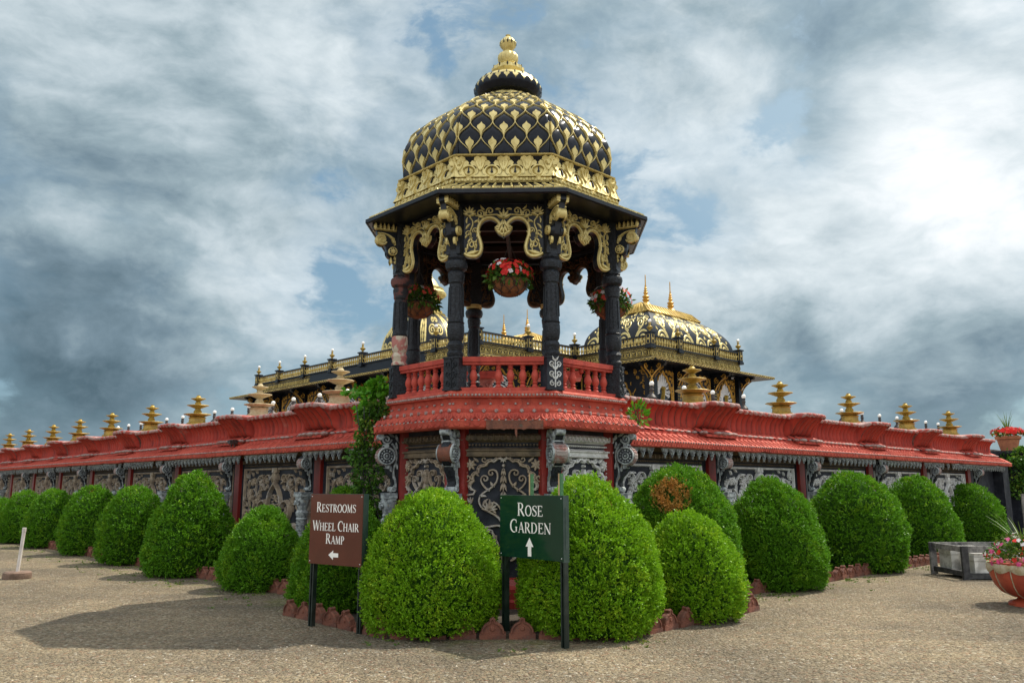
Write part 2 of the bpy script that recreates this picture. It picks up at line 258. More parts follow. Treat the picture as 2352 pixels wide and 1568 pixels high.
# ------------------------------------------------------------------ mesh helpers
class MB:
    def __init__(s): s.v = []; s.f = []; s.m = []
    def add(s, vs, fs, m=0):
        o = len(s.v); s.v.extend(vs); s.f.extend([tuple(i+o for i in f) for f in fs]); s.m.extend([m]*len(fs))
    def box(s, x0, x1, y0, y1, z0, z1, m=0, T=None):
        vs = [(x, y, z) for z in (z0, z1) for y in (y0, y1) for x in (x0, x1)]
        if T: vs = [T(*v) for v in vs]
        s.add(vs, [(0, 2, 3, 1), (4, 5, 7, 6), (0, 1, 5, 4), (2, 6, 7, 3), (0, 4, 6, 2), (1, 3, 7, 5)], m)
    def lathe(s, prof, n=24, cx=0, cy=0, m=0, a0=0.0, mz=None, fl=0.0, fn=8, cap=True):
        """prof: (radius, z) from top to bottom or back; mz(z) may pick the material; fl = fluting depth"""
        vs = []; fs = []; o = len(s.v)
        for (r, z) in prof:
            for i in range(n):
                a = a0 + 2*PI*i/n
                q = r*(1+fl*abs(sin(fn*a/2.0))) if fl else r
                vs.append((cx+q*cos(a), cy+q*sin(a), z))
        ms = []
        up = prof[-1][1] > prof[0][1]
        for j in range(len(prof)-1):
            for i in range(n):
                a, b = j*n+i, j*n+(i+1) % n
                f = (a, b, b+n, a+n) if up else (b, a, a+n, b+n)
                fs.append(f); ms.append(mz(0.5*(prof[j][1]+prof[j+1][1])) if mz else m)
        s.v.extend(vs); s.f.extend([tuple(i+o for i in f) for f in fs]); s.m.extend(ms)
        if cap and prof[0][0] > 1e-4: s.f.append(tuple(o+i for i in (range(n-1, -1, -1) if up else range(n)))); s.m.append(ms[0])
        if cap and prof[-1][0] > 1e-4:
            q = o+(len(prof)-1)*n; s.f.append(tuple(q+i for i in (range(n) if up else range(n-1, -1, -1)))); s.m.append(ms[-1])
    def tube(s, pts, r, n=6, m=0):
        pts = [Vector(p) for p in pts]; rs = r if hasattr(r, '__len__') else [r]*len(pts)
        vs = []; fs = []
        for i, p in enumerate(pts):
            d = (pts[min(i+1, len(pts)-1)]-pts[max(i-1, 0)]).normalized()
            u = d.orthogonal().normalized() if abs(d.z) > 0.99 else d.cross(Vector((0, 0, 1))).normalized(); w = d.cross(u)
            for k in range(n):
                a = 2*PI*k/n; vs.append(tuple(p+(u*cos(a)+w*sin(a))*rs[i]))
        for i in range(len(pts)-1):
            for k in range(n):
                a, b = i*n+k, i*n+(k+1) % n; fs.append((a, a+n, b+n, b))
        fs.append(tuple(range(n))); fs.append(tuple(range((len(pts)-1)*n+n-1, (len(pts)-1)*n-1, -1)))
        s.add(vs, fs, m)
    def ribbon(s, pts, w, h, F, m=0, h0=0.0):
        """raised relief strip over a surface: F(u, v, height) -> point; w = width or list; h = ridge height"""
        n = len(pts); ws = w if hasattr(w, '__len__') else [w]*n
        vs = []; fs = []
        for i, (x, y) in enumerate(pts):
            a = pts[max(i-1, 0)]; b = pts[min(i+1, n-1)]
            dx, dy = b[0]-a[0], b[1]-a[1]; L = math.hypot(dx, dy) or 1e-9
            nx, ny = -dy/L*ws[i]/2, dx/L*ws[i]/2
            vs += [F(x+nx, y+ny, h0), F(x+nx*0.45, y+ny*0.45, h), F(x-nx*0.45, y-ny*0.45, h), F(x-nx, y-ny, h0)]
        for i in range(n-1):
            a = 4*i
            for k in range(3): fs.append((a+k, a+k+1, a+k+5, a+k+4))
        fs.append((0, 3, 2, 1)); q = 4*(n-1); fs.append((q, q+1, q+2, q+3))
        s.add(vs, fs, m)
    def leafrib(s, x, y, a, L, w, h, F, m=0, bend=0.0):
        pts = []; ws = []
        for i in range(6):
            t = i/5; pts.append((x+L*t*cos(a+bend*t), y+L*t*sin(a+bend*t))); ws.append(max(0.12*w, w*sin(PI*min(1, 0.12+0.86*t))))
        s.ribbon(pts, ws, h, F, m)
    def dot(s, x, y, r, h, F, m=0, n=10, h0=0.0):
        vs = [F(x+r*cos(2*PI*i/n), y+r*sin(2*PI*i/n), h0) for i in range(n)] + [F(x+0.6*r*cos(2*PI*i/n), y+0.6*r*sin(2*PI*i/n), h) for i in range(n)]
        fs = [(i, (i+1) % n, n+(i+1) % n, n+i) for i in range(n)] + [tuple(range(n, 2*n))]
        s.add(vs, fs, m)
    def poly(s, pts, h0, h1, F, m=0, mside=None):
        """plate with outline pts (counter-clockwise in u,v) between heights h0 and h1"""
        n = len(pts); tri = tessellate_polygon([[Vector((p[0], p[1], 0)) for p in pts]])
        area = sum(pts[i][0]*pts[(i+1) % n][1]-pts[(i+1) % n][0]*pts[i][1] for i in range(n))
        if area < 0: pts = pts[::-1]; tri = tessellate_polygon([[Vector((p[0], p[1], 0)) for p in pts]])
        vs = [F(p[0], p[1], h1) for p in pts] + [F(p[0], p[1], h0) for p in pts]
        fr = []; bk = []
        for a, b, c in tri:
            ar = (pts[b][0]-pts[a][0])*(pts[c][1]-pts[a][1])-(pts[c][0]-pts[a][0])*(pts[b][1]-pts[a][1])
            if ar < 0: a, b, c = a, c, b
            fr.append((a, b, c)); bk.append((n+a, n+c, n+b))
        o = len(s.v); s.v.extend(vs)
        for f in fr+bk: s.f.append(tuple(i+o for i in f)); s.m.append(m)
        for i in range(n):
            j = (i+1) % n; s.f.append((o+j, o+i, o+n+i, o+n+j)); s.m.append(m if mside is None else mside)
    def mesh(s, name, mats, angle=38):
        me = bpy.data.meshes.new(name); me.from_pydata(s.v, [], s.f)
        for q in (mats if isinstance(mats, (list, tuple)) else [mats]): me.materials.append(q)
        me.polygons.foreach_set('material_index', s.m)
        me.shade_smooth(); me.set_sharp_from_angle(angle=R(angle)); me.update()
        return me
    def build(s, name, mats, parent=None, loc=(0, 0, 0), rz=0.0, angle=38):
        return put(name, s.mesh(name, mats, angle), parent, loc, rz)

def put(name, me, parent=None, loc=(0, 0, 0), rz=0.0, scale=None):
    o = bpy.data.objects.new(name, me); COL.objects.link(o)
    o.location = loc; o.rotation_euler = (0, 0, rz)
    if scale: o.scale = scale
    if parent: o.parent = parent
    return o
def tag(o, label, cat, group=None):
    o['label'] = label; o['category'] = cat
    if group: o['group'] = group
    return o
def thing(name, label, cat, loc=(0, 0, 0), rz=0.0, group=None):
    o = bpy.data.objects.new(name, None); COL.objects.link(o); o.location = loc; o.rotation_euler = (0, 0, rz); o.empty_display_size = 0.2
    return tag(o, label, cat, group)
def kind(o, k): o['kind'] = k; return o
def copy_tree(o, parent=None):
    c = o.copy(); COL.objects.link(c)
    if parent: c.parent = parent
    for ch in list(o.children): copy_tree(ch, c)
    return c
def arc(cx, cy, r, a0, a1, n=12, ry=None):
    ry = r if ry is None else ry
    return [(cx+r*cos(R(a0+(a1-a0)*i/n)), cy+ry*sin(R(a0+(a1-a0)*i/n))) for i in range(n+1)]
def spiral(cx, cy, r0, r1, a0, turns, n=22):
    return [(cx+(r0+(r1-r0)*i/n)*cos(R(a0)+2*PI*turns*i/n), cy+(r0+(r1-r0)*i/n)*sin(R(a0)+2*PI*turns*i/n)) for i in range(n+1)]
def bez(p0, p1, p2, p3, n=12):
    r = []
    for i in range(n+1):
        t = i/n; a, b, c, d = (1-t)**3, 3*t*(1-t)**2, 3*t*t*(1-t), t**3
        r.append((a*p0[0]+b*p1[0]+c*p2[0]+d*p3[0], a*p0[1]+b*p1[1]+c*p2[1]+d*p3[1]))
    return r
def catmull(pts, n=5):
    out = []
    P = [pts[0]]+list(pts)+[pts[-1]]
    for i in range(1, len(P)-2):
        p0, p1, p2, p3 = P[i-1], P[i], P[i+1], P[i+2]
        for k in range(n):
            t = k/n
            out.append(tuple(0.5*(2*p1[j]+(p2[j]-p0[j])*t+(2*p0[j]-5*p1[j]+4*p2[j]-p3[j])*t*t+(3*p1[j]-p0[j]-3*p2[j]+p3[j])*t**3) for j in range(2)))
    out.append(tuple(pts[-1])); return out
def FRONT(y0):           # a plane facing -y: (u, v, h) -> point standing h in front of y0
    return lambda u, v, h: (u, y0-h, v)

def leaves_np(P, D, L, Wd, seed, up=0.0, tilt=0.6, cup=0.0):
    """one diamond leaf per row: P base points, D main directions, lengths L, width ratio Wd -> verts, quads"""
    r = np.random.RandomState(seed); n = len(P)
    D = D + r.normal(0, tilt, D.shape); D[:, 2] += up
    D /= np.linalg.norm(D, axis=1)[:, None]+1e-9
    q = r.normal(0, 1, D.shape); sd = np.cross(D, q); sd /= np.linalg.norm(sd, axis=1)[:, None]+1e-9
    nr = np.cross(D, sd)
    L = (L*(0.7+0.6*r.rand(n)))[:, None]; w = L*Wd*0.5
    v = np.stack([P, P+D*L*0.5+sd*w+nr*L*cup, P+D*L, P+D*L*0.5-sd*w+nr*L*cup], 1).reshape(-1, 3)
    f = np.arange(4*n).reshape(-1, 4)
    return v, f
def np_mesh(name, parts, mats):
    """parts: list of (verts, quads, material index)"""
    vs = []; fs = []; ms = []; o = 0
    for v, f, m in parts:
        vs.append(v); fs.append(f+o); ms.append(np.full(len(f), m)); o += len(v)
    V = np.concatenate(vs); Fc = np.concatenate(fs); Ms = np.concatenate(ms).astype(np.int32)
    me = bpy.data.meshes.new(name)
    me.vertices.add(len(V)); me.vertices.foreach_set('co', V.astype(np.float32).ravel())
    me.loops.add(Fc.size); me.loops.foreach_set('vertex_index', Fc.astype(np.int32).ravel())
    me.polygons.add(len(Fc)); me.polygons.foreach_set('loop_start', (np.arange(len(Fc))*4).astype(np.int32))
    for q in mats: me.materials.append(q)
    me.polygons.foreach_set('material_index', Ms); me.update(calc_edges=True); me.validate()
    return me

# ------------------------------------------------------------------ layout constants (metres)
CX, CY = -0.07, 13.05                     # axis of the corner pavilion
ROT = R(-1.8)
TH_R = R(43.2); TH_L = R(-46.8)           # directions of the right and left walls
E1 = Vector((cos(TH_R), sin(TH_R), 0)); E2 = Vector((-cos(TH_L), -sin(TH_L), 0))
NR = Vector((E1.y, -E1.x, 0)); NL = Vector((-E2.y, E2.x, 0))
C0 = Vector((CX, CY, 0))
def PR(t, off, z=0.0): return C0+E1*t+NR*off+Vector((0, 0, z))     # right wall coordinates
def PL(t, off, z=0.0): return C0+E2*t+NL*off+Vector((0, 0, z))     # left wall coordinates

# ================================================================== GROUND
def build_ground():
    mb = MB(); n = 60; ext = []
    xs = [-400, -120, -60]+[-40+80*i/n for i in range(n+1)]+[60, 120, 400]
    ys = [-400, -120, -40]+[-10+60*i/n for i in range(n+1)]+[80, 150, 400]
    def h(x, y):
        return 0.0 if abs(x) > 39 or y > 49 or y < -9 else 0.02*noise.noise(Vector((x*0.5, y*0.5, 3.1)))
    vs = [(x, y, h(x, y)) for y in ys for x in xs]; w = len(xs)
    fs = [(j*w+i, j*w+i+1, (j+1)*w+i+1, (j+1)*w+i) for j in range(len(ys)-1) for i in range(w-1)]
    mb.add(vs, fs); kind(mb.build('ground', M['gravel'], angle=80), 'structure')
    # planted bed between the walls and the tile edging
    oct_ = [PL(0.62, 2.5), PL(0.52, 3.42)] + [Vector((CX-1.32, 9.42, 0)), Vector((CX+1.36, 9.42, 0))] + [PR(0.9, 3.40), PR(1.6, 3.40)]
    outer = [PL(38, 2.42), PL(1.2, 2.42)] + oct_ + [PR(2.3, 2.48), PR(25, 2.48)]
    inner = [PL(38, 0.4), PL(0.2, 0.4), PR(0.2, 0.4), PR(25, 0.4)]
    mb = MB(); pts = [(p.x, p.y) for p in outer]+[(p.x, p.y) for p in reversed(inner)]
    mb.poly(pts, -0.05, 0.055, lambda u, v, h: (u, v, h))
    kind(mb.build('bed_soil', M['soil']), 'structure')
    # paved terrace behind the walls; the palace and the lamps stand on it
    mb = MB(); pts = [PL(38, -0.1), PL(0.1, -0.1), PR(0.1, -0.1), PR(25.5, -0.1), PR(60, -36), PL(60, -36)]
    mb.poly([(p.x, p.y) for p in pts], 0.0, 3.0, lambda u, v, h: (u, v, h))
    kind(mb.build('terrace', M['terrace']), 'structure')
    # loose pebbles lying on the gravel
    r = np.random.RandomState(5); N = 5200
    x = r.uniform(-9, 9, N); y = 6.0+12*r.rand(N)**1.6
    keep = (np.abs(x+0.05)+y < 12.0) & ~((np.abs(x) < 2.6) & (y > 9.0)); x = x[keep]; y = y[keep]; n = len(x)
    s = 0.005+0.011*r.rand(n)**3
    base = np.array([(1, 0, 0), (0, 1, 0), (-1, 0, 0), (0, -1, 0), (0, 0, .75), (0, 0, -.5)], float)
    tri = np.array([(0, 1, 4, 4), (1, 2, 4, 4), (2, 3, 4, 4), (3, 0, 4, 4)])
    vs = []; fs = []
    for i in range(n):
        a = r.rand()*6.28; c, q = cos(a), sin(a)
        b = base*np.array([1.0, 0.6+0.4*r.rand(), 1.0])*s[i]
        b = np.stack([b[:, 0]*c-b[:, 1]*q, b[:, 0]*q+b[:, 1]*c, b[:, 2]], 1)+np.array([x[i], y[i], h(x[i], y[i])+0.002])
        o = len(vs); vs.extend(map(tuple, b)); fs.extend([(o, o+1, o+4), (o+1, o+2, o+4), (o+2, o+3, o+4), (o+3, o, o+4)])
    me = bpy.data.meshes.new('loose_pebbles'); me.from_pydata(vs, [], fs); me.materials.append(M['pebble']); me.update()
    kind(put('gravel_pebbles', me), 'stuff')
def pebble_mat():
    m = bpy.data.materials.new('pebble'); m.use_nodes = True; t = NT(m.node_tree); b = t.n['Principled BSDF']
    rnd = t.new('ShaderNodeNewGeometry').outputs['Random Per Island']
    t.put(b.inputs['Base Color'], t.ramp(rnd, [(0, (0.22, 0.17, 0.12)), (0.35, (0.42, 0.34, 0.24)), (0.7, (0.52, 0.45, 0.35)), (0.9, (0.60, 0.56, 0.5)), (1, (0.38, 0.19, 0.12))]))
    b.inputs['Roughness'].default_value = 0.85
    return m
M['pebble'] = pebble_mat()
build_ground()

# ================================================================== CORNER PAVILION
PAV = thing('garden_pavilion', 'tall black and gold octagonal domed pavilion on a red corner bastion', 'pavilion', (CX, CY, 0), ROT)
A8 = cos(PI/8)
def octa(prof, m=0, mb=None, mz=None, cap=True):
    mb = mb or MB(); mb.lathe(prof, 8, 0, 0, m, a0=PI/8, mz=mz, cap=cap); return mb
def face_map(apo):
    """front face of the octagon: u to the right, v up, h outwards"""
    return lambda u, v, h: (u, -(apo+h), v)

def build_pavilion():
    P = PAV
    # ---- base bastion
    octa([(1.72, 0.0), (1.72, 2.50)]).build('base_wall', M['navy'], P, angle=10)
    mb = octa([(1.95, 0.0), (1.95, 0.14), (1.90, 0.17), (1.90, 0.30), (1.84, 0.34), (1.80, 0.42), (1.74, 0.44)])
    mb.build('plinth', M['red_deep'], P, angle=10)
    # skirt roof with its mouldings
    prof = [(1.70, 2.98), (1.93, 2.98), (1.97, 2.95), (1.97, 2.885), (1.90, 2.875), (1.885, 2.80), (1.93, 2.725), (1.99, 2.70), (1.985, 2.67), (2.04, 2.62), (2.10, 2.575), (2.155, 2.56), (2.165, 2.545), (2.15, 2.46), (2.11, 2.435), (1.60, 2.47)]
    octa(prof[::-1]).build('skirt_roof', M['red_roof'], P, angle=20)
    bead = MB(); lump = MB(); rel = MB(); grey = MB()
    for f in range(8):
        a = R(-90+45*f)
        def T(apo): return lambda u, v, h, a=a, apo=apo: ((apo+h)*cos(a)-u*sin(a), (apo+h)*sin(a)+u*cos(a), v)
        hw = 1.97*sin(PI/8)
        n = 30
        for i in range(n):                       # small bead row
            u = -hw+(i+0.5)*2*hw/n; bead.dot(u, 2.917, 0.022, 0.026, T(1.97*A8-0.004), 0, 7)
        for i in range(9):                       # stone buttons and drops
            u = -0.70+i*0.175
            bead.dot(u, 2.80, 0.020, 0.024, T(1.905*A8-0.012), 0, 7)
            lump.leafrib(u+0.087, 2.672, PI/2, 0.05, 0.07, 0.03, T(1.99*A8-0.01))
        for i in range(11):                      # carved scales on the sloping band
            u = -0.75+i*0.15
            def Ts(u_, v_, h_, a=a):
                apo = (2.155-(v_-2.56)*0.92)*A8
                return T(apo)(u_, v_, h_)
            rel.ribbon(arc(u, 2.625, 0.058, -200, 20, 10), 0.026, 0.016, Ts)
            rel.leafrib(u, 2.575, PI/2, 0.075, 0.05, 0.018, Ts)
        for i in range(12):
            u = -0.76+i*0.138
            rel.ribbon(arc(u, 2.515, 0.04, -180, 0, 7), 0.016, 0.010, T(2.155*A8))
        for i in range(18):
            u = -0.78+i*0.092
            bead.dot(u, 2.556, 0.017, 0.02, T(2.16*A8-0.004), 0, 6)
    sk = [c for c in P.children if c.name.startswith('skirt_roof')][0]
    bead.build('bead_moulding', M['bead'], sk); lump.build('drop_moulding', M['bead'], sk); rel.build('carved_scale', M['red_roof'], sk)
    # bare patch of brown render on the broken front edge
    mb = MB(); F = face_map(2.156*A8); n = 26
    up = [(-0.22+0.78*i/n, 2.552+0.012*noise.noise(Vector((i*0.7, 1, 0)))) for i in range(n+1)]
    lo = [(-0.22+0.78*i/n, 2.435-0.03*abs(noise.noise(Vector((i*0.55, 5, 0))))) for i in range(n+1)]
    mb.poly(lo+up[::-1], -0.02, 0.012, F); mb.poly([(0.17, 2.44), (0.20, 2.44), (0.205, 2.37), (0.195, 2.31), (0.175, 2.36)], -0.02, 0.006, F)
    mb.build('broken_render', M['terracotta'], sk)

    # ---- relief panels of the base, seven seen from outside
    def panel(mat_relief, front):
        mb = MB(); F = face_map(1.72*A8); hw = 0.56; z0, z1 = 0.50, 2.06; H = 0.045
        # frame
        for (x0, x1, y0, y1) in ((-hw-0.07, -hw, 0.45, 2.20), (hw, hw+0.07, 0.45, 2.20)):
            mb.ribbon([((x0+x1)/2, y0+(y1-y0)*i/4) for i in range(5)], 0.085, 0.05, F)
            mb.ribbon([((x0+x1)/2, y0+(y1-y0)*i/4) for i in range(5)], 0.03, 0.075, F, 0, 0.04)
        mb.ribbon([(-hw-0.08+(2*hw+0.16)*i/4, 2.13) for i in range(5)], 0.13, 0.055, F, 1)
        mb.ribbon([(-hw-0.08+(2*hw+0.16)*i/4, 2.16) for i in range(5)], 0.035, 0.085, F, 1, 0.05)
        mb.ribbon([(-hw-0.08+(2*hw+0.16)*i/4, 2.085) for i in range(5)], 0.03, 0.07, F, 1, 0.045)
        mb.ribbon([(-hw-0.08+(2*hw+0.16)*i/4, 2.335) for i in range(5)], 0.13, 0.07, F, 1)
        for i in range(27): mb.dot(-hw-0.06+i*(2*hw+0.12)/26, 2.235, 0.019, 0.06, F, 1, 7)
        for i in range(15):
            u = -hw-0.02+i*(2*hw+0.04)/14; mb.ribbon(arc(u, 2.33, 0.030, -180, 0, 6)+[(u+0.03, 2.38)], 0.016, 0.10, F, 1, 0.05)
        # cusped arch
        for s in (-1, 1):
            arch = []
            lobes = [(0.05, 2.00, 0.07), (0.17, 1.965, 0.066), (0.285, 1.895, 0.064), (0.365, 1.80, 0.062), (0.405, 1.69, 0.058)]
            for k, (x, y, r) in enumerate(lobes):
                ang = 95-k*25
                arch += arc(x, y-0.02, r, ang+52, ang-60, 7)
            arch += [(0.395, 1.60), (0.42, 1.555), (0.50, 1.545), (0.56, 1.55)]
            pts = [(s*x, y) for x, y in arch]
            mb.ribbon(pts, 0.036, H, F)
            mb.ribbon([(s*(x*1.06), 1.6+(y-1.6)*1.06) for x, y in arch[3:-4]], 0.022, 0.03, F)
            for (x, y) in arch[:-3:3]: mb.dot(s*x*1.035, 1.6+(y-1.6)*1.04, 0.017, 0.05, F, 0, 6)
            # corner flower
            for k in range(7):
                mb.leafrib(s*0.46, 1.96, k*2*PI/7, 0.085, 0.05, 0.04, F)
            mb.dot(s*0.46, 1.96, 0.022, 0.055, F)
            mb.ribbon([(s*x, y) for x, y in spiral(0.50, 1.78, 0.075, 0.012, 90, -1.2, 16)], 0.028, 0.04, F)
            mb.ribbon([(s*x, y) for x, y in spiral(0.27, 2.035, 0.045, 0.01, 180, 1.1, 14)], 0.022, 0.035, F)
            for (x, y, a) in ((0.53, 1.86, 250), (0.42, 1.86, 215), (0.35, 2.0, 40), (0.53, 1.69, 80), (0.48, 1.66, 120)):
                mb.leafrib(s*x, y, R(a if s > 0 else 180-a), 0.10, 0.045, 0.035, F)
            # vine tree: two main scrolls each side
            main = bez((0.0, 1.10), (0.05, 1.36), (0.33, 1.28), (0.34, 1.47), 14)+bez((0.34, 1.47), (0.33, 1.60), (0.16, 1.60), (0.10, 1.72), 10)[1:]
            mb.ribbon([(s*x, y) for x, y in main], [0.036]*10+[0.030]*15, H, F)
            mb.ribbon([(s*x, y) for x, y in bez((0.10, 1.72), (0.06, 1.80), (0.08, 1.90), (0.16, 1.89), 8)+spiral(0.17, 1.845, 0.043, 0.012, 80, -0.9, 12)[1:]], 0.028, H, F)
            mb.ribbon([(s*x, y) for x, y in bez((0.19, 1.60), (0.30, 1.66), (0.36, 1.78), (0.27, 1.81), 10)+spiral(0.255, 1.765, 0.043, 0.012, 80, 0.9, 12)[1:]], 0.028, H, F)
            low = bez((0.0, 1.10), (0.10, 1.20), (0.30, 1.00), (0.44, 1.20), 12)+bez((0.44, 1.20), (0.50, 1.30), (0.50, 1.36), (0.46, 1.42), 6)[1:]
            mb.ribbon([(s*x, y) for x, y in low], 0.032, H, F)
            lot = (s*0.19, 1.34)
            mb.ribbon([(s*x, y) for x, y in bez((0.0, 1.22), (0.03, 1.42), (0.14, 1.48), (0.18, 1.42), 9)], 0.026, H, F)
            for k in range(7): mb.leafrib(lot[0], lot[1], R(90+(k-3)*27), 0.15-0.013*abs(k-3), 0.055, 0.055, F)
            mb.dot(lot[0], lot[1]-0.005, 0.03, 0.05, F)
            for k in range(3): mb.leafrib(s*0.46, 1.42, R(90+(k-1)*24), 0.10, 0.04, 0.045, F)
            # second storey of scrolls
            mb.ribbon([(s*x, y) for x, y in spiral(0.27, 0.93, 0.17, 0.03, 100, 1.45, 30)], [0.036]*16+[0.028]*15, H, F)
            mb.ribbon([(s*x, y) for x, y in spiral(0.46, 1.06, 0.085, 0.015, 200, -1.3, 20)], 0.026, H, F)
            mb.ribbon([(s*x, y) for x, y in spiral(0.40, 0.66, 0.12, 0.02, 60, -1.4, 24)], 0.030, H, F)
            mb.ribbon([(s*x, y) for x, y in bez((0.0, 0.62), (0.02, 0.80), (0.12, 0.85), (0.10, 1.0), 10)], 0.034, H, F)
            for k in range(6): mb.leafrib(s*0.27, 0.93, k*PI/3+0.4, 0.075, 0.04, 0.045, F)
            for (x, y, a, L) in ((0.10, 1.30, 30, .11), (0.28, 1.40, 100, .12), (0.33, 1.52, 150, .10), (0.12, 1.66, 20, .09), (0.30, 1.10, -40, .12), (0.14, 1.06, -20, .12), (0.45, 1.22, 10, .10),
                                 (0.06, 0.86, 40, .13), (0.42, 0.86, -30, .12), (0.2, 0.74, -60, .12), (0.10, 0.66, 20, .15), (0.5, 0.80, 60, .10), (0.36, 1.12, 60, .10), (0.49, 0.55, 80, .12), (0.22, 0.56, 30, .14)):
                mb.leafrib(s*x, y, R(a if s > 0 else 180-a), L, 0.05, 0.045, F, 0, s*0.5)
        # centre stem of bells
        mb.ribbon([(0, 0.5+i*0.07) for i in range(10)], 0.045, H, F); mb.ribbon([(0, 1.1+i*0.09) for i in range(6)], 0.034, H, F)
        for (y, w, L) in ((1.90, .05, -.09), (1.82, .07, -.12), (1.72, .06, -.13), (1.60, .07, -.12)):
            for da in (-0.35, 0, 0.35): mb.leafrib(0, y, -PI/2+da, abs(L), w*0.7, 0.06, F)
        for y in (1.95, 1.89): mb.dot(0, y, 0.024, 0.06, F)
        for k in range(5): mb.leafrib(0, 2.045, R(-90+(k-2)*40), 0.06, 0.035, 0.055, F)
        return mb
    pm = panel(None, True).mesh('relief_panel', [M['tan'], M['frieze']]); pms = pm.copy(); pms.materials.clear(); pms.materials.append(M['silver']); pms.materials.append(M['frieze'])
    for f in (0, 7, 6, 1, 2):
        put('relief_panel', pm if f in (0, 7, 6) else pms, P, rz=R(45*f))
    # red corner pilasters, carved scroll brackets and stub columns at the corners
    mb = MB(); rr = 1.74
    mb.box(-0.155, 0.155, -rr-0.035, -rr+0.10, 0.40, 2.47)
    pil = mb.mesh('red_pilaster', M['red_deep'])
    br = bracket_mesh(); cl = stub_column_mesh()
    for k in range(-2, 4):
        a = R(45*k+22.5)
        put('corner_pilaster', pil, P, rz=a)
        o = put('scroll_bracket', br['plate'], P, (0, 0, 0), a); o.location = (1.77*sin(a), -1.77*cos(a), 0)
        o2 = put('medallion', br['disc'] if k != -1 else br['disc_bare'], o)
        s = put('stub_column', cl, P, rz=a); s.location = (1.90*sin(a), -1.90*cos(a), 0)

    # ---- balustrade
    sl_ = octa([(1.68, 2.97), (1.90, 2.97), (1.90, 3.03), (1.68, 3.03)]); sl_.build('floor_slab', M['red'], P, angle=10)
    rail = MB(); F = face_map(1.795*A8)
    rail.box(-0.575, 0.575, -1.795*A8-0.075, -1.795*A8+0.075, 3.40, 3.47); rail.box(-0.575, 0.575, -1.795*A8-0.055, -1.795*A8+0.055, 3.36, 3.40)
    rm = rail.mesh('handrail', M['red'])
    bprof = [(0.045, 2.98+0.05), (0.05, 3.05), (0.036, 3.07), (0.028, 3.085), (0.045, 3.10), (0.03, 3.115), (0.036, 3.135), (0.054, 3.175), (0.057, 3.20), (0.048, 3.24), (0.034, 3.275), (0.03, 3.295), (0.044, 3.31), (0.03, 3.325), (0.036, 3.335), (0.042, 3.365)]
    mb = MB(); mb.lathe(bprof, 14); bm = mb.mesh('baluster', M['red'])
    stub = MB(); stub.lathe([(0.012, 3.285), (0.03, 3.30), (0.044, 3.31), (0.03, 3.325), (0.036, 3.335), (0.042, 3.365)], 10); sm = stub.mesh('broken_baluster', M['red'])
    pos = {0: [-0.425, -0.07, 0.10, 0.275, 0.45], 7: [-0.42, -0.265, -0.105, 0.06, 0.235, 0.425], 1: [-0.44, -0.255, 0.075, 0.245, 0.43], 2: [-0.43+0.172*i for i in range(6)], 6: [-0.43+0.172*i for i in range(6)], 3: [], 5: []}
    for f in (7, 0, 1, 2, 6):
        a = R(45*f)
        put('handrail', rm, P, rz=a)
        for u in pos[f]:
            put('baluster', bm, P, (u*cos(a)+1.66*sin(a), u*sin(a)-1.66*cos(a), 0))
        if f == 1: put('broken_baluster', sm, P, (-0.07*cos(a)+1.66*sin(a), -0.07*sin(a)-1.66*cos(a), 0))
    # ---- columns
    cp = [(0.100, 3.46), (0.118, 3.50), (0.122, 3.53), (0.100, 3.56), (0.112, 3.60), (0.122, 3.64), (0.108, 3.68), (0.092, 3.70), (0.114, 3.74), (0.126, 3.82), (0.124, 3.92), (0.116, 3.955), (0.128, 3.972), (0.114, 3.985), (0.112, 4.05), (0.100, 4.50), (0.098, 4.54), (0.112, 4.56), (0.112, 4.60), (0.122, 4.66), (0.124, 4.70), (0.110, 4.725), (0.150, 4.76), (0.166, 4.82), (0.158, 4.87), (0.120, 4.90), (0.134, 4.92), (0.120, 4.95), (0.120, 4.97)]
    def column(variant):
        mb = MB()
        def mz(z):
            if variant == 'bare': return 1 if 3.50 < z < 3.95 else (2 if z > 4.50 else 0)
            return 0
        mb.lathe(cp, 16, mz=mz, a0=PI/16)
        for k in range(8):                       # raised strips of the octagonal shaft
            a = PI/8+k*PI/4
            mb.tube([((0.1135-0.0065*0)*cos(a), 0.1135*sin(a), 4.06), (0.102*cos(a), 0.102*sin(a), 4.50)], 0.009, 5)
        mb.box(-0.122, 0.122, -0.122, 0.122, 2.985, 3.46, 3 if variant == 'silver' else 0)
        for (y, w) in ((3.00, .135), (3.455, .132)): mb.box(-w, w, -w, w, y-0.012, y+0.012)
        mb.box(-0.112, 0.112, -0.112, 0.112, 4.97, 5.76)
        mm = 4
        F = FRONT(-0.122)
        for s in (-1, 1):
            mb.ribbon([(s*x, y) for x, y in spiral(0.05, 3.36, 0.042, 0.01, -90, 1.2, 14)], 0.016, 0.012, F, mm)
            mb.ribbon([(s*x, y) for x, y in spiral(0.05, 3.22, 0.042, 0.01, -90, 1.2, 14)], 0.016, 0.012, F, mm)
            mb.ribbon([(s*x, y) for x, y in spiral(0.045, 3.08, 0.040, 0.01, 90, -1.2, 14)], 0.016, 0.012, F, mm)
            for y in (3.14, 3.28, 3.40): mb.leafrib(s*0.01, y, R(60 if s > 0 else 120), 0.08, 0.03, 0.012, F, mm)
        mb.ribbon([(0, 3.03+0.08*i) for i in range(6)], 0.018, 0.014, F, mm)
        return mb.mesh('column', [M['black_carved'], M['plaster'], M['rust'], M['navy'], M['silver'] if variant == 'silver' else M['black_carved']], 30)
    cm = column('plain'); cs = column('silver'); cb = column('bare')
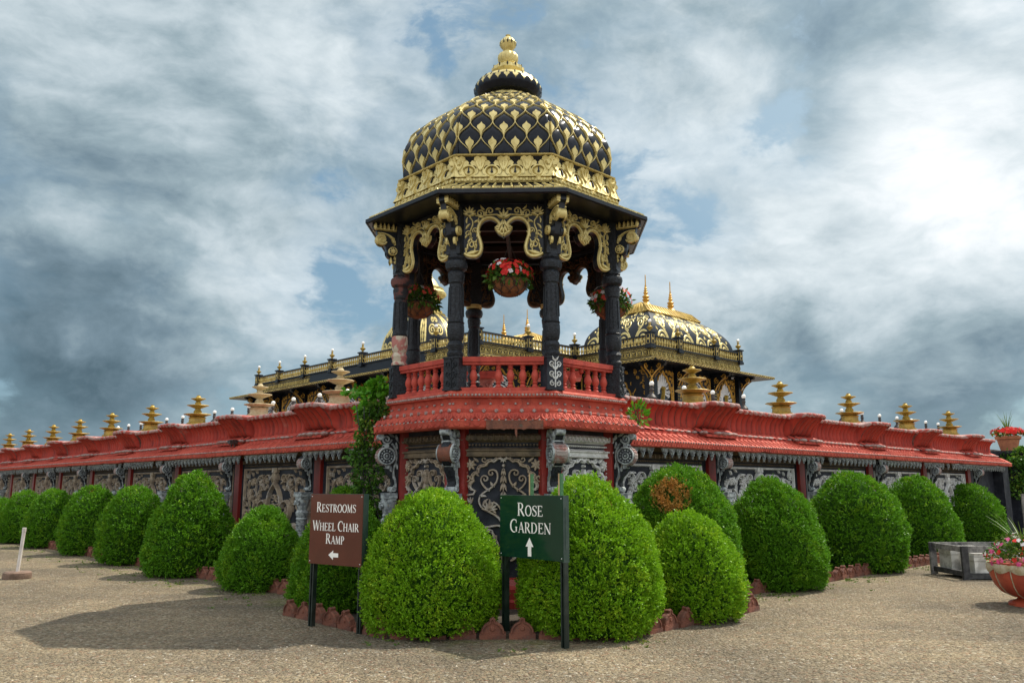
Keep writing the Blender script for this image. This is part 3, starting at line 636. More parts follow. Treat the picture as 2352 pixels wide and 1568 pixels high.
    cap = MB(); cap.lathe([(0.125, 4.90), (0.15, 4.915), (0.152, 4.935), (0.13, 4.945), (0.155, 4.96), (0.155, 4.975)], 20); capm = cap.mesh('gold_ring', M['gold'])
    for k in range(8):
        a = R(45*k+22.5)
        mesh = cs if k == 0 else (cb if k == 6 else cm)
        o = put('column', mesh, P, (1.795*sin(a), -1.795*cos(a), 0), a)
        if k in (2, 3, 4, 5): put('gold_ring', capm, o)
    # ---- arch panels hung between the columns
    half = [(0.0, 4.935+0.30), (-0.03, 5.262), (-0.08, 5.29), (-0.122, 5.345), (-0.128, 5.395), (-0.095, 5.40), (-0.085, 5.415), (-0.095, 5.45), (-0.145, 5.492), (-0.205, 5.508), (-0.275, 5.488), (-0.325, 5.435), (-0.348, 5.36), (-0.345, 5.285), (-0.312, 5.17), (-0.298, 5.08), (-0.325, 4.985), (-0.385, 4.935), (-0.455, 4.925), (-0.53, 4.94), (-0.585, 4.975)]
    half = catmull(half, 4)
    out = half+[(-0.595, 5.0), (-0.595, 5.74)]+[(0.595, 5.74), (0.595, 5.0)]+[(-x, y) for x, y in half[::-1]][:-1]
    Fo = face_map(1.795*A8)
    mb = MB(); mb.poly(out, -0.045, 0.035, Fo, 0, 0)
    def gold_side(F, H, G=1):
        for s in (-1, 1):
            rim = [(s*x, y) for x, y in half]
            n = len(rim)
            inn = [(x+s*-0.022*(-1 if i > n*0.62 else 1)*0, y+0.0) for i, (x, y) in enumerate(rim)]
            # rim moulding along the opening, set in from the edge
            off = []
            for i in range(n):
                a, b = rim[max(0, i-1)], rim[min(n-1, i+1)]; dx, dy = b[0]-a[0], b[1]-a[1]; L = math.hypot(dx, dy) or 1
                off.append((rim[i][0]+s*dy/L*0.026*1, rim[i][1]-s*dx/L*0.026*1))
            mb.ribbon(off[2:], 0.055, H*0.8, F, G)
            # lotus in the top corner
            for k in range(7): mb.leafrib(s*0.50, 5.575, R(90+(k-3)*26), 0.135-0.012*abs(k-3), 0.05, H, F, G)
            mb.dot(s*0.50, 5.57, 0.03, H, F, G)
            # scroll stems
            mb.ribbon([(s*x, y) for x, y in bez((0.42, 5.02), (0.40, 5.18), (0.55, 5.22), (0.46, 5.40), 12)+bez((0.46, 5.40), (0.42, 5.50), (0.50, 5.52), (0.50, 5.56), 5)[1:]], 0.024, H*0.7, F, G)
            mb.ribbon([(s*x, y) for x, y in spiral(0.455, 5.12, 0.07, 0.012, -120, -1.25, 18)], 0.024, H*0.7, F, G)
            mb.ribbon([(s*x, y) for x, y in spiral(0.52, 5.29, 0.05, 0.01, 200, -1.2, 14)], 0.020, H*0.7, F, G)
            mb.ribbon([(s*x, y) for x, y in spiral(0.41, 5.34, 0.045, 0.01, -40, 1.2, 14)], 0.020, H*0.7, F, G)
            mb.ribbon([(s*x, y) for x, y in spiral(0.345, 5.60, 0.06, 0.012, 210, -1.3, 16)], 0.022, H*0.7, F, G)
            mb.ribbon([(s*x, y) for x, y in spiral(0.20, 5.635, 0.06, 0.012, -40, 1.3, 16)], 0.022, H*0.7, F, G)
            mb.ribbon([(s*x, y) for x, y in bez((0.06, 5.57), (0.16, 5.60), (0.30, 5.54), (0.42, 5.57), 10)], 0.020, H*0.7, F, G)
            for (x, y, a, L) in ((0.40, 5.10, 70, .11), (0.52, 5.16, 110, .10), (0.47, 5.20, 60, .10), (0.39, 5.24, 95, .10), (0.55, 5.36, 100, .10), (0.43, 5.46, 130, .09), (0.54, 5.45, 70, .09), (0.52, 5.06, 70, .10),
                                 (0.28, 5.66, 20, .09), (0.12, 5.66, 150, .08), (0.37, 5.54, 160, .09), (0.25, 5.57, 40, .07), (0.43, 4.99, 130, .10), (0.56, 5.22, 100, .08), (0.36, 5.45, 60, .08)):
                mb.leafrib(s*x, y, R(a if s > 0 else 180-a), L, 0.036, H*0.7, F, G, s*0.5)
            # small bird in the lobe
            mb.leafrib(s*0.53, 4.985, R(15 if s < 0 else 165), 0.17, 0.075, H, F, G); mb.dot(s*0.545, 5.055, 0.026, H, F, G)
            mb.ribbon([(s*0.54, 5.0), (s*0.548, 5.05)], 0.03, H, F, G)
        # pendant
        for k in range(5): mb.leafrib(0, 5.52, R(90+(k-2)*30), 0.15-0.015*abs(k-2), 0.055, H*1.2, F, G)
        for (y, L) in ((5.50, .14), (5.42, .15)):
            for da in (-0.45, 0, 0.45): mb.leafrib(0, y, -PI/2+da, L, 0.06, H*1.3, F, G)
        for s in (-1, 1): mb.ribbon([(s*x, y) for x, y in spiral(0.082, 5.37, 0.036, 0.01, 100, -1.2, 12)], 0.026, H*1.2, F, G)
    gold_side(lambda u, v, h: Fo(u, v, 0.035+h), 0.035)
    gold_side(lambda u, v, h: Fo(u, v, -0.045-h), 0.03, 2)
    am = mb.mesh('arch_panel', [M['black'], M['gold'], M['gold_inner_shade']], 30)
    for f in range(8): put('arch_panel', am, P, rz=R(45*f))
    # ---- eave brackets
    eb = MB(); plate = [(0, 5.745), (0.47, 5.745), (0.47, 5.66), (0.42, 5.63), (0.40, 5.55), (0.42, 5.48), (0.37, 5.41), (0.27, 5.40), (0.26, 5.33), (0.24, 5.22), (0.17, 5.17), (0.12, 5.10), (0.10, 5.0), (0.06, 4.955), (0.0, 4.96)]
    side = lambda u, v, h: (h, -u-0.10, v)
    eb.poly([(x, y) for x, y in plate], -0.045, 0.045, side, 0)
    for s in (-1, 1):
        F = (lambda u, v, h: side(u, v, 0.045+h)) if s > 0 else (lambda u, v, h: side(u, v, -0.045-h))
        eb.ribbon(spiral(0.335, 5.475, 0.085, 0.012, 200, 1.7, 26), 0.034, 0.035, F, 1)
        eb.ribbon(bez((0.12, 5.40), (0.10, 5.52), (0.24, 5.60), (0.40, 5.58), 10), 0.03, 0.03, F, 1)
        eb.ribbon(bez((0.06, 5.00), (0.04, 5.14), (0.16, 5.2), (0.08, 5.40), 12), 0.034, 0.035, F, 1)
        eb.ribbon(spiral(0.06, 5.00, 0.045, 0.01, 60, 1.3, 16), 0.026, 0.04, F, 1)
        for k in range(7): eb.leafrib(0.02+0.068*k, 5.64, R(80+4*(k % 3)), 0.10, 0.06, 0.05, F, 1)
        eb.ribbon([(0.0, 5.64), (0.22, 5.64), (0.45, 5.645)], 0.03, 0.045, F, 1)
        for (x, y, a) in ((0.10, 5.16, 60), (0.05, 5.28, 100), (0.13, 5.43, 60), (0.06, 5.46, 70), (0.22, 5.54, 200), (0.17, 5.10, 80)): eb.leafrib(x, y, R(a), 0.10, 0.045, 0.035, F, 1)
    ebm = eb.mesh('eave_bracket', [M['black'], M['gold']])
    md = MB()
    for s in (-1, 1):
        F = (lambda u, v, h: side(u, v, 0.045+h)) if s > 0 else (lambda u, v, h: side(u, v, -0.045-h))
        md.dot(0.165, 5.285, 0.098, 0.075, F, 0, 18); md.ribbon(arc(0.165, 5.285, 0.062, 0, 360, 20), 0.02, 0.095, F, 1, 0.06)
        for k in range(8): md.leafrib(0.165, 5.285, k*PI/4, 0.055, 0.034, 0.10, F, 1)
        md.dot(0.165, 5.285, 0.018, 0.11, F, 1, 8)
    mdm = md.mesh('medallion', [M['black'], M['gold']])
    sc = MB()                                      # gold scrolls on the outer edge, above and below the medallion
    sc.poly([(0.0, 4.955), (0.06, 4.955), (0.10, 4.99), (0.075, 5.03), (0.10, 5.09), (0.14, 5.13), (0.11, 5.16), (0.05, 5.09), (0.0, 5.06)], -0.062, 0.062, lambda u, v, h: (h, -u-0.10, v)); lowm = sc.mesh('lower_scroll', M['gold'])
    sc = MB(); sc.tube([(-0.068, -0.445, 5.49), (0.068, -0.445, 5.49)], 0.082, 14); upm = sc.mesh('upper_scroll', M['gold'])
    for k in range(8):
        a = R(45*k+22.5)
        o = put('eave_bracket', ebm, P, (1.70*sin(a), -1.70*cos(a), 0), a); put('medallion', mdm, o); put('lower_scroll', lowm, o); put('upper_scroll', upm, o)
    # ---- eave, ceiling, cornice
    octa([(2.36, 5.72), (2.39, 5.735), (2.39, 5.79), (1.90, 6.035), (1.5, 6.05)], cap=False).build('eave', M['black'], P, angle=10)
    tl = MB()
    for f in range(8):
        a = R(-90+45*f); hw = 2.37*sin(PI/8)
        def T(u, v, h, a=a):
            apo = v*A8 + h*0.45; z = 5.79+(2.39-v)*0.5+h*0.9
            return (apo*cos(a)-u*sin(a), apo*sin(a)+u*cos(a), z)
        for i in range(13):
            u = -hw+0.05+(2*hw-0.1)*i/12
            tl.ribbon([(u*(0.80+0.2*q/3), 1.92+0.43*q/3) for q in range(4)], 0.03, 0.02, T, 0)
            if i < 12:
                uu = u+(2*hw-0.1)/24
                tl.ribbon([(uu+0.05*cos(R(200+140*j/6)), 2.33+0.028*sin(R(-140*j/6))) for j in range(7)], 0.022, 0.022, T, 0)
    tl.build('eave_tile', M['gold'], [c for c in P.children if c.name.startswith('eave') and not 'bracket' in c.name][0])
    octa([(2.35, 5.73), (1.9, 5.75), (1.62, 5.755)][::-1], cap=False).build('soffit', M['black'], P, angle=10)
    mb = octa([(1.72, 5.77), (1.45, 6.25), (1.0, 6.6), (0.3, 6.75), (0.0, 6.76)][::-1], cap=False)
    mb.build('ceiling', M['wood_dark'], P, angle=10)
    mb = MB()
    for y in (-0.9, -0.3, 0.3, 0.9): mb.box(-1.5, 1.5, y-0.04, y+0.04, 5.78, 5.88)
    for x in (-0.6, 0.0, 0.6): mb.box(x-0.035, x+0.035, -1.5, 1.5, 5.76, 5.80)
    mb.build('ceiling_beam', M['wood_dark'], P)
    mb = octa([(1.5, 6.03), (1.84, 6.035), (1.90, 6.06), (1.90, 6.12), (1.84, 6.22), (1.80, 6.40), (1.83, 6.46), (1.86, 6.50), (1.80, 6.52), (1.60, 6.52)], 0, cap=False)
    g = MB()
    for f in range(8):
        a = R(-90+45*f)
        def T(u, v, h, a=a):
            rad = 1.90-0.09*max(0.0, min(1.0, (v-6.12)/0.2))
            if v > 6.42: rad = 1.81+(v-6.42)*0.55
            apo = rad*A8+h
            return (apo*cos(a)-u*sin(a), apo*sin(a)+u*cos(a), v)
        hw = 1.86*sin(PI/8)
        g.ribbon([(-hw+2*hw*i/6, 6.500) for i in range(7)], 0.035, 0.035, T)
        g.ribbon([(-hw+2*hw*i/6, 6.095) for i in range(7)], 0.085, 0.02, T)
        g.ribbon([(-hw+2*hw*i/6, 6.20) for i in range(7)], 0.20, 0.012, T)
        for i in range(17):
            u = -hw+0.02+i*(2*hw-0.04)/16; g.dot(u, 6.095, 0.036, 0.035, T, 0, 7)
        for i in range(4):
            u = (i-1.5)*0.345
            g.dot(u, 6.235, 0.098, 0.035, T, 0, 18); g.ribbon(arc(u, 6.235, 0.104, -70, 250, 20), 0.04, 0.055, T)
            g.dot(u, 6.225, 0.030, 0.052, T, 1, 10); g.leafrib(u, 6.225, PI/2, 0.09, 0.035, 0.058, T, 1)
            for s in (-1, 1):
                g.ribbon([(u+s*x, y) for x, y in bez((0.10, 6.16), (0.165, 6.17), (0.165, 6.30), (0.12, 6.36), 8)], 0.05, 0.05, T)
        for i in range(5):
            u = (i-2)*0.345
            if abs(u) > hw-0.06: u = math.copysign(hw-0.05, u)
            ol = [(0.115, 6.13), (0.075, 6.22), (0.052, 6.30), (0.085, 6.335), (0.13, 6.335), (0.15, 6.38), (0.12, 6.415), (0.085, 6.405), (0.09, 6.455), (0.04, 6.475), (0.0, 6.455)]
            g.poly([(u+p, q) for p, q in ol]+[(u-p, q) for p, q in ol[-2::-1]], 0.0, 0.05, T)
            for k in range(3): g.leafrib(u, 6.24, R(90+(k-1)*22), 0.21-0.02*abs(k-1), 0.06, 0.075, T)
            for s in (-1, 1): g.dot(u+s*0.075, 6.425, 0.034, 0.06, T, 0, 8)
    o = mb.build('cornice', M['black'], P, angle=10); g.build('gold_acanthus', [M['gold'], M['black']], o)

    # ---- dome: eight ribbed sides with an ogee net of gold, gold buds and swelling black scales
    prof = catmull([(1.70, 6.46), (1.765, 6.58), (1.785, 6.86), (1.745, 7.10), (1.64, 7.30), (1.40, 7.53), (1.13, 7.73), (0.86, 7.91), (0.60, 8.07)], 6)
    # arc length parameter
    sL = [0.0]
    for i in range(1, len(prof)): sL.append(sL[-1]+math.hypot(prof[i][0]-prof[i-1][0], prof[i][1]-prof[i-1][1]))
    tot = sL[-1]
    def at(v):
        s = min(max(v, 0), 1)*tot
        for i in range(1, len(sL)):
            if s <= sL[i] or i == len(sL)-1:
                t = (s-sL[i-1])/(sL[i]-sL[i-1]); p, q = prof[i-1], prof[i]
                rad = p[0]+(q[0]-p[0])*t; z = p[1]+(q[1]-p[1])*t; dx, dz = q[0]-p[0], q[1]-p[1]; L = math.hypot(dx, dz)
                return rad, z, dz/L, -dx/L
    NC = 4; NROW = 9              # half-cells per side length, rows of half scale height
    rows = [0.0, 0.165, 0.275, 0.380, 0.485, 0.600, 0.710, 0.815, 0.910, 1.0]
    def vrow(r): i = int(min(max(r, 0), NROW-0.001)); return rows[i]+(rows[i+1]-rows[i])*(r-i)
    def T8(a):
        def T(u, r, h):
            rad, z, nx, nz = at(vrow(r)); apo = rad*A8; w = rad*sin(PI/8)*2/NC
            x = apo+h*nx; zz = z+h*nz; uu = u*w
            return (x*cos(a)-uu*sin(a), x*sin(a)+uu*cos(a), zz)
        return T
    mb = MB()
    WQ = [(0, 0), (0.15, 0.012), (0.3, 0.06), (0.45, 0.165), (0.6, 0.29), (0.75, 0.395), (0.9, 0.465), (1.0, 0.5)]
    def wq(q):
        for (q0, w0), (q1, w1) in zip(WQ, WQ[1:]):
            if q <= q1: return w0+(w1-w0)*(q-q0)/(q1-q0)
        return 0.5
    SH = [(0.0, 0.05), (0.02, 0.2), (0.05, 0.32), (0.10, 0.45), (0.16, 0.56), (0.188, 0.66), (0.165, 0.755), (0.095, 0.82), (0.05, 0.88), (0.022, 0.94), (0.0, 1.0)]
    for f in range(8):
        a = R(-90+45*f); T = T8(a)
        NU, NV = 48, 72
        vs = []
        for j in range(NV+1):
            r = NROW*j/NV
            for i in range(NU+1):
                u = -2+4*i/NU
                # distance from the net lines gives the swelling of the scales
                r0 = min(int(r), NROW-1); w0 = wq(r-r0 if r0 else max(0, (r-0.28)/0.72)); par = 0.5 if r0 % 2 == 0 else 0.0
                best = min(min(abs(u-(c+par+w0)), abs(u-(c+par-w0))) for c in range(-3, 3))
                h = 0.042*min(1, best/0.30)**0.55 if 0.02 < j/NV < 0.98 else 0
                if i in (0, NU): h = 0.012
                vs.append(T(u, r, h))
        fs = [(j*(NU+1)+i, j*(NU+1)+i+1, (j+1)*(NU+1)+i+1, (j+1)*(NU+1)+i) for j in range(NV) for i in range(NU)]
        mb.add(vs, fs, 0)
        # gold net: node rows alternate; each node sends two lines to the row above
        for r0 in range(NROW):
            xs = [-1.5, -0.5, 0.5, 1.5] if r0 % 2 == 0 else [-2, -1, 0, 1, 2]
            for x in xs:
                for s in (-1, 1):
                    pts = []; ok = True
                    for i in range(9):
                        q = i/8; u = x+s*wq(q if r0 else max(0, (q-0.28)/0.72))
                        pts.append((u, r0+q))
                    if abs(pts[-1][0]) > 2.01: continue
                    mb.ribbon(pts, [0.075, 0.062, 0.052, 0.047, 0.045, 0.045, 0.047, 0.052, 0.065], 0.040, T, 1, 0.0)
                # bud rising inside the scale above the node
                if r0 < NROW-2:
                    SQ = SH if r0 else [(p, 0.28+0.74*q) for p, q in SH]
                    if abs(x) < 2:
                        mb.poly([(x+p, r0+q) for p, q in SQ]+[(x-p, r0+q) for p, q in SQ[-2:0:-1]], 0.0, 0.050, T, 1)
                    else:
                        s = -1 if x > 0 else 1
                        mb.poly([(x+s*p, r0+q) for p, q in SQ], 0.0, 0.050, T, 1)
        # thin gold hip between the sides near the top
    mb.build('dome', [M['dome_black'], M['gold']], P, angle=32)
    # ---- finial
    mb = MB(); mb.lathe([(0.34, 8.36), (0.36, 8.25), (0.45, 8.18), (0.58, 8.10), (0.63, 8.05)][::-1], 40, 0, 0, 0, fl=0.07, fn=16)
    mb.build('gold_neck', M['gold'], P)
    mb = MB(); mb.lathe([(0.36, 8.22), (0.50, 8.24), (0.565, 8.32), (0.575, 8.40), (0.54, 8.47)], 48, 0, 0, 0, fl=0.04, fn=24)
    mb.lathe([(0.54, 8.468), (0.50, 8.53), (0.42, 8.58), (0.30, 8.61), (0.22, 8.62)], 48, 0, 0, 1, fl=0.03, fn=24)
    for i in range(24):
        a = 2*PI*i/24
        def T(u, v, h, a=a):
            rr = 0.575-max(0, v-8.40)**1.15*0.85+h*0.6; return (rr*cos(a)-u*sin(a), rr*sin(a)+u*cos(a), v+h*0.6)
        mb.poly([(-0.07, 8.50), (-0.045, 8.42), (0, 8.365), (0.045, 8.42), (0.07, 8.50)], -0.01, 0.014, T, 1)
        mb.leafrib(0, 8.46, PI/2, 0.08, 0.035, 0.022, T, 0)
    mb.build('lotus_ring', [M['dome_black'], M['gold']], P)
    fp = [(0.19, 8.60), (0.22, 8.63), (0.20, 8.66), (0.225, 8.69), (0.265, 8.74), (0.262, 8.80), (0.19, 8.845), (0.135, 8.86), (0.165, 8.885), (0.135, 8.91), (0.15, 8.94), (0.168, 9.0), (0.16, 9.06), (0.13, 9.095), (0.075, 9.12), (0.065, 9.15), (0.08, 9.18), (0.125, 9.24), (0.14, 9.30), (0.115, 9.335), (0.10, 9.36), (0.07, 9.395), (0.035, 9.415), (0.03, 9.435), (0.042, 9.45), (0.0, 9.475)]
    mb = MB(); mb.lathe(fp, 32, 0, 0, 0, fl=0.09, fn=16)
    for z, r_ in ((8.80, 0.27), (9.30, 0.135)):
        for i in range(12):
            a = 2*PI*i/12
            def T(u, v, h, a=a, r_=r_): return ((r_+h)*cos(a)-u*sin(a), (r_+h)*sin(a)+u*cos(a), v)
            mb.leafrib(0, z+0.02, -PI/2, 0.07, 0.03, 0.012, T, 1)
    mb.build('finial', [M['gold'], M['dome_black']], P)

M['dome_black'] = mat('dome_gloss_black', (0.007, 0.009, 0.015), (0.010, 0.013, 0.021), 0.20, 0, 7, bump=0.12, bscale=22, spec=0.22)

def bracket_mesh(k_=1.0):
    """carved console: plate in the y-z plane growing outwards to -y, with a round medallion"""
    out = {}
    mb = MB(); side = lambda u, v, h: (h*k_, -u*k_, v)
    pts = [(0, 2.46), (0.26, 2.46), (0.30, 2.41), (0.27, 2.34), (0.22, 2.28), (0.30, 2.21), (0.33, 2.11), (0.28, 2.0), (0.20, 1.93), (0.19, 1.86), (0.12, 1.79), (0.10, 1.70), (0.13, 1.63), (0.10, 1.56), (0, 1.56)]
    mb.poly(pts, -0.06, 0.06, side, 0)
    for s in (-1, 1):
        F = (lambda u, v, h: side(u, v, 0.06+h)) if s > 0 else (lambda u, v, h: side(u, v, -0.06-h))
        mb.ribbon(spiral(0.20, 2.36, 0.075, 0.012, 180, 1.6, 24), 0.03, 0.03, F, 1)
        mb.ribbon(bez((0.05, 1.62), (0.02, 1.80), (0.14, 1.82), (0.06, 2.0), 12), 0.032, 0.03, F, 1)
        mb.ribbon(bez((0.06, 2.0), (0.02, 2.12), (0.06, 2.25), (0.12, 2.30), 8), 0.032, 0.03, F, 1)
        mb.ribbon(spiral(0.085, 1.625, 0.045, 0.01, 90, 1.4, 16), 0.026, 0.035, F, 1)
        for (x, y, a) in ((0.05, 1.75, 60), (0.12, 1.88, 80), (0.03, 1.92, 80), (0.04, 2.22, 80), (0.03, 2.34, 70), (0.09, 2.40, 30)): mb.leafrib(x, y, R(a), 0.10, 0.045, 0.035, F, 1)
    for (y, z, w) in ((-0.285, 2.40, .05), (-0.11, 1.62, .04)): mb.tube([(-0.068*k_, y*k_, z), (0.068*k_, y*k_, z)], w*k_, 10, 1)
    out['plate'] = mb.mesh('scroll_bracket', [M['black_carved'], M['verdigris']])
    for nm, mats in (('disc', [M['verdigris'], M['navy'], M['bead']]), ('disc_bare', [M['verdigris'], M['navy'], M['terracotta']])):
        md = MB(); n = 20; c = (-0.20*k_, 2.11)
        ring = [(c[0]+0.135*k_*cos(2*PI*i/n), c[1]+0.135*k_*sin(2*PI*i/n)) for i in range(n)]
        vs = [(x, y, z) for x in (-0.10*k_, 0.10*k_) for (y, z) in ring]
        md.add(vs, [(i, n+i, n+(i+1) % n, (i+1) % n) for i in range(n)], 2)
        md.add(vs, [tuple(range(n))], 1); md.add(vs, [tuple(range(2*n-1, n-1, -1))], 1)
        for s in (-1, 1):
            F = (lambda u, v, h: (0.10*k_+h, u, v)) if s > 0 else (lambda u, v, h: (-0.10*k_-h, u, v))
            md.ribbon(arc(c[0], c[1], 0.122*k_, 0, 360, 22), 0.03, 0.022, F, 0); md.ribbon(arc(c[0], c[1], 0.045, 0, 360, 16), 0.024, 0.02, F, 0)
            for k in range(12): md.dot(c[0]+0.082*k_*cos(k*PI/6), c[1]+0.082*k_*sin(k*PI/6), 0.017, 0.016, F, 0, 6)
            md.dot(c[0], c[1], 0.022, 0.03, F, 0, 8)
        for i in range(n):                                     # reeded rim
            a = 2*PI*(i+0.5)/n
            if nm == 'disc': md.box(-0.075, 0.075, -0.013, 0.013, -0.008, 0.008, 2, lambda x, y, z, a=a: (x, c[0]+(0.137*k_+z)*cos(a)-y*sin(a), c[1]+(0.137*k_+z)*sin(a)+y*cos(a)))
        md.tube([(-0.09*k_, -0.20*k_, 2.11+0.155*k_), (0.09*k_, -0.20*k_, 2.11+0.155*k_)], 0.035*k_, 10, 0); md.tube([(-0.09*k_, -0.18*k_, 2.11-0.155*k_), (0.09*k_, -0.18*k_, 2.11-0.155*k_)], 0.035*k_, 10, 0)
        out[nm] = md.mesh('medallion', mats)
    return out
def stub_column_mesh():
    mb = MB()
    mb.box(-0.135, 0.135, -0.10, 0.10, 1.49, 1.565); mb.box(-0.115, 0.115, -0.09, 0.09, 1.46, 1.49)
    mb.lathe([(0.13, 0.05), (0.13, 0.20), (0.10, 0.24), (0.095, 0.5), (0.115, 0.54), (0.085, 0.58), (0.08, 1.0), (0.10, 1.03), (0.085, 1.06), (0.105, 1.10), (0.115, 1.17), (0.085, 1.21), (0.10, 1.235), (0.085, 1.26), (0.095, 1.29), (0.125, 1.40), (0.128, 1.46)], 16)
    F = lambda u, v, h: (u, -0.105-h, v)
    for s in (-1, 1): mb.ribbon([(s*x, y) for x, y in spiral(0.055, 1.38, 0.045, 0.01, 60, 1.3, 16)], 0.022, 0.03, F)
    for k in range(3): mb.leafrib(0, 1.32, R(90+(k-1)*30), 0.10, 0.05, 0.03, F)
    return mb.mesh('stub_column', M['verdigris'])
build_pavilion()

# ================================================================== LONG GARDEN WALLS
WOFF = 0.5                                   # wall face stands this far in front of the pavilion axis line
T0, PITCH = 4.93, 3.60
def bulge(t, ts):
    b = 0.0
    for q in ts:
        d = abs(t-q)/0.60
        if d < 1: b = max(b, (1-d**6)**0.6)
    return b

def wall_panel_mesh(name, m_rel):
    """relief of one bay, 3.1 m wide; stands in front of y=0 facing -y"""
    mb = MB(); F = FRONT(0.0); H = 0.045; hw = 1.46
    for x in (-hw, hw):
        mb.ribbon([(x, 0.30+0.22*i) for i in range(9)], 0.07, 0.05, F); 
    mb.ribbon([(-hw+2*hw*i/6, 2.04) for i in range(7)], 0.055, 0.045, F)
    for i in range(46): mb.dot(-hw+2*hw*i/45, 2.115, 0.02, 0.05, F, 1, 6)
    mb.ribbon([(-hw-0.05+(2*hw+0.1)*i/6, 2.20) for i in range(7)], 0.07, 0.07, F, 1)
    for i in range(28): mb.leafrib(-hw+2*hw*i/27, 2.155, PI/2, 0.10, 0.06, 0.10, F, 1)
    mb.ribbon([(-hw-0.06+(2*hw+0.12)*i/6, 2.33) for i in range(7)], 0.10, 0.10, F, 1)
    # boss above the arch
    for k in range(5): mb.leafrib(0, 1.98, R(-90+(k-2)*22), 0.24, 0.075, 0.08, F)
    mb.box(-0.11, 0.11, -0.07, 0.0, 1.96, 2.06)
    # big lobed arch: ogee lobe on top and three round lobes down each side, built as deep rims
    for s in (-1, 1):
        top = bez((0.0, 1.76), (0.05, 1.66), (0.14, 1.66), (0.235, 1.50), 9)+bez((0.235, 1.50), (0.30, 1.38), (0.29, 1.22), (0.24, 1.10), 8)[1:]
        mb.ribbon([(s*x, y) for x, y in top], 0.066, 0.085, F)
        for (cx, cy, r, a0, a1) in ((0.50, 1.17, 0.20, 165, -75), (0.83, 0.72, 0.185, 155, -80), (1.13, 0.30, 0.17, 140, -40)):
            mb.ribbon([(s*x, y) for x, y in arc(cx, cy, r, a0, a1, 16)], 0.066, 0.085, F)
            mb.ribbon([(s*x, y) for x, y in arc(cx, cy, r-0.045, a0, a1, 14)], 0.02, 0.03, F)
            for k in range(6): mb.leafrib(s*cx, cy, k*PI/3+0.3, 0.105, 0.045, 0.035, F)
            mb.dot(s*cx, cy, 0.03, 0.045, F)
        # tracery
        mb.ribbon([(s*x, y) for x, y in arc(0, 0.10, 0.62, 90, 5, 18)], 0.05, 0.05, F); mb.ribbon([(s*x, y) for x, y in arc(0, 0.10, 0.72, 90, 5, 18)], 0.024, 0.035, F)
        for k in range(9): mb.dot(s*0.67*sin(R(5+k*9.5)), 0.10+0.67*cos(R(5+k*9.5)), 0.02, 0.035, F, 0, 6)
        for (cx, cy, r) in ((0.09, 1.42, .075), (0.11, 1.22, .085), (0.0, 1.02, .075), (0.17, 1.0, .08), (0.33, 1.0, .075), (0.30, 0.86, .07), (0.49, 0.84, .08), (0.60, 0.66, .075), (0.78, 0.50, .07), (0.80, 0.33, .075), (0.92, 0.36, .06), (0.10, 0.89, .06)):
            mb.ribbon([(s*x, y) for x, y in arc(cx, cy, r, 0, 300, 12)], 0.028, 0.035, F); mb.dot(s*cx, cy, 0.02, 0.035, F, 0, 6)
        for (cx, cy, r, t) in ((0.18, 0.42, .16, 1.3), (0.42, 0.34, .13, -1.3), (0.16, 0.15, .10, 1.2)):
            mb.ribbon([(s*x, y) for x, y in spiral(cx, cy, r, 0.02, 90, t, 22)], 0.034, 0.04, F)
        # vines with flowers in the spandrels
        for (pts) in (bez((1.36, 0.55), (1.10, 0.75), (1.45, 0.95), (1.22, 1.15), 12)+bez((1.22, 1.15), (1.05, 1.30), (1.38, 1.45), (1.28, 1.62), 10)[1:],
                      bez((1.28, 1.62), (1.10, 1.95), (0.86, 1.85), (0.90, 1.62), 12)+bez((0.90, 1.62), (0.92, 1.45), (0.74, 1.45), (0.72, 1.60), 8)[1:],
                      bez((0.90, 1.70), (0.80, 1.98), (0.55, 1.95), (0.54, 1.72), 12)+bez((0.54, 1.72), (0.52, 1.55), (0.40, 1.56), (0.38, 1.68), 8)[1:],
                      bez((0.52, 1.78), (0.45, 1.96), (0.26, 1.95), (0.27, 1.80), 9), bez((1.22, 1.15), (1.0, 1.12), (0.90, 1.25), (0.98, 1.38), 9), bez((1.30, 0.75), (1.16, 0.62), (1.06, 0.62), (1.05, 0.72), 7)):
            mb.ribbon([(s*x, y) for x, y in pts], 0.034, 0.042, F)
        for (x, y, r, n) in ((1.16, 1.48, .15, 8), (0.98, 1.78, .085, 6), (0.66, 1.74, .095, 6), (0.40, 1.80, .07, 5), (1.33, 1.90, .07, 5), (1.10, 0.98, .10, 6), (1.37, 1.10, .075, 5), (0.80, 1.34, .085, 6), (1.36, 0.70, .08, 5), (1.40, 1.36, .06, 5)):
            for k in range(n): mb.leafrib(s*x, y, 2*PI*k/n+0.4, r, r*0.55, 0.05, F)
            mb.dot(s*x, y, r*0.25, 0.06, F, 0, 7)
        rr = random.Random(3)
        for k in range(64):
            x = rr.uniform(0.30, 1.42); y = rr.uniform(0.5, 1.95)
            if y < 1.75-x*0.95+0.22: continue
            mb.leafrib(s*x, y, rr.uniform(0, 6.28), 0.10, 0.05, 0.04, F, 0, 0.6)
        for (cx, cy, r, t) in ((0.72, 1.56, .07, 1.2), (0.38, 1.66, .05, 1.2), (0.97, 1.35, .06, -1.2), (1.30, 1.72, .06, 1.1)):
            mb.ribbon([(s*x, y) for x, y in spiral(cx, cy, r, 0.012, 90, t, 14)], 0.024, 0.04, F)
    return mb.mesh(name, [m_rel, M['frieze']])

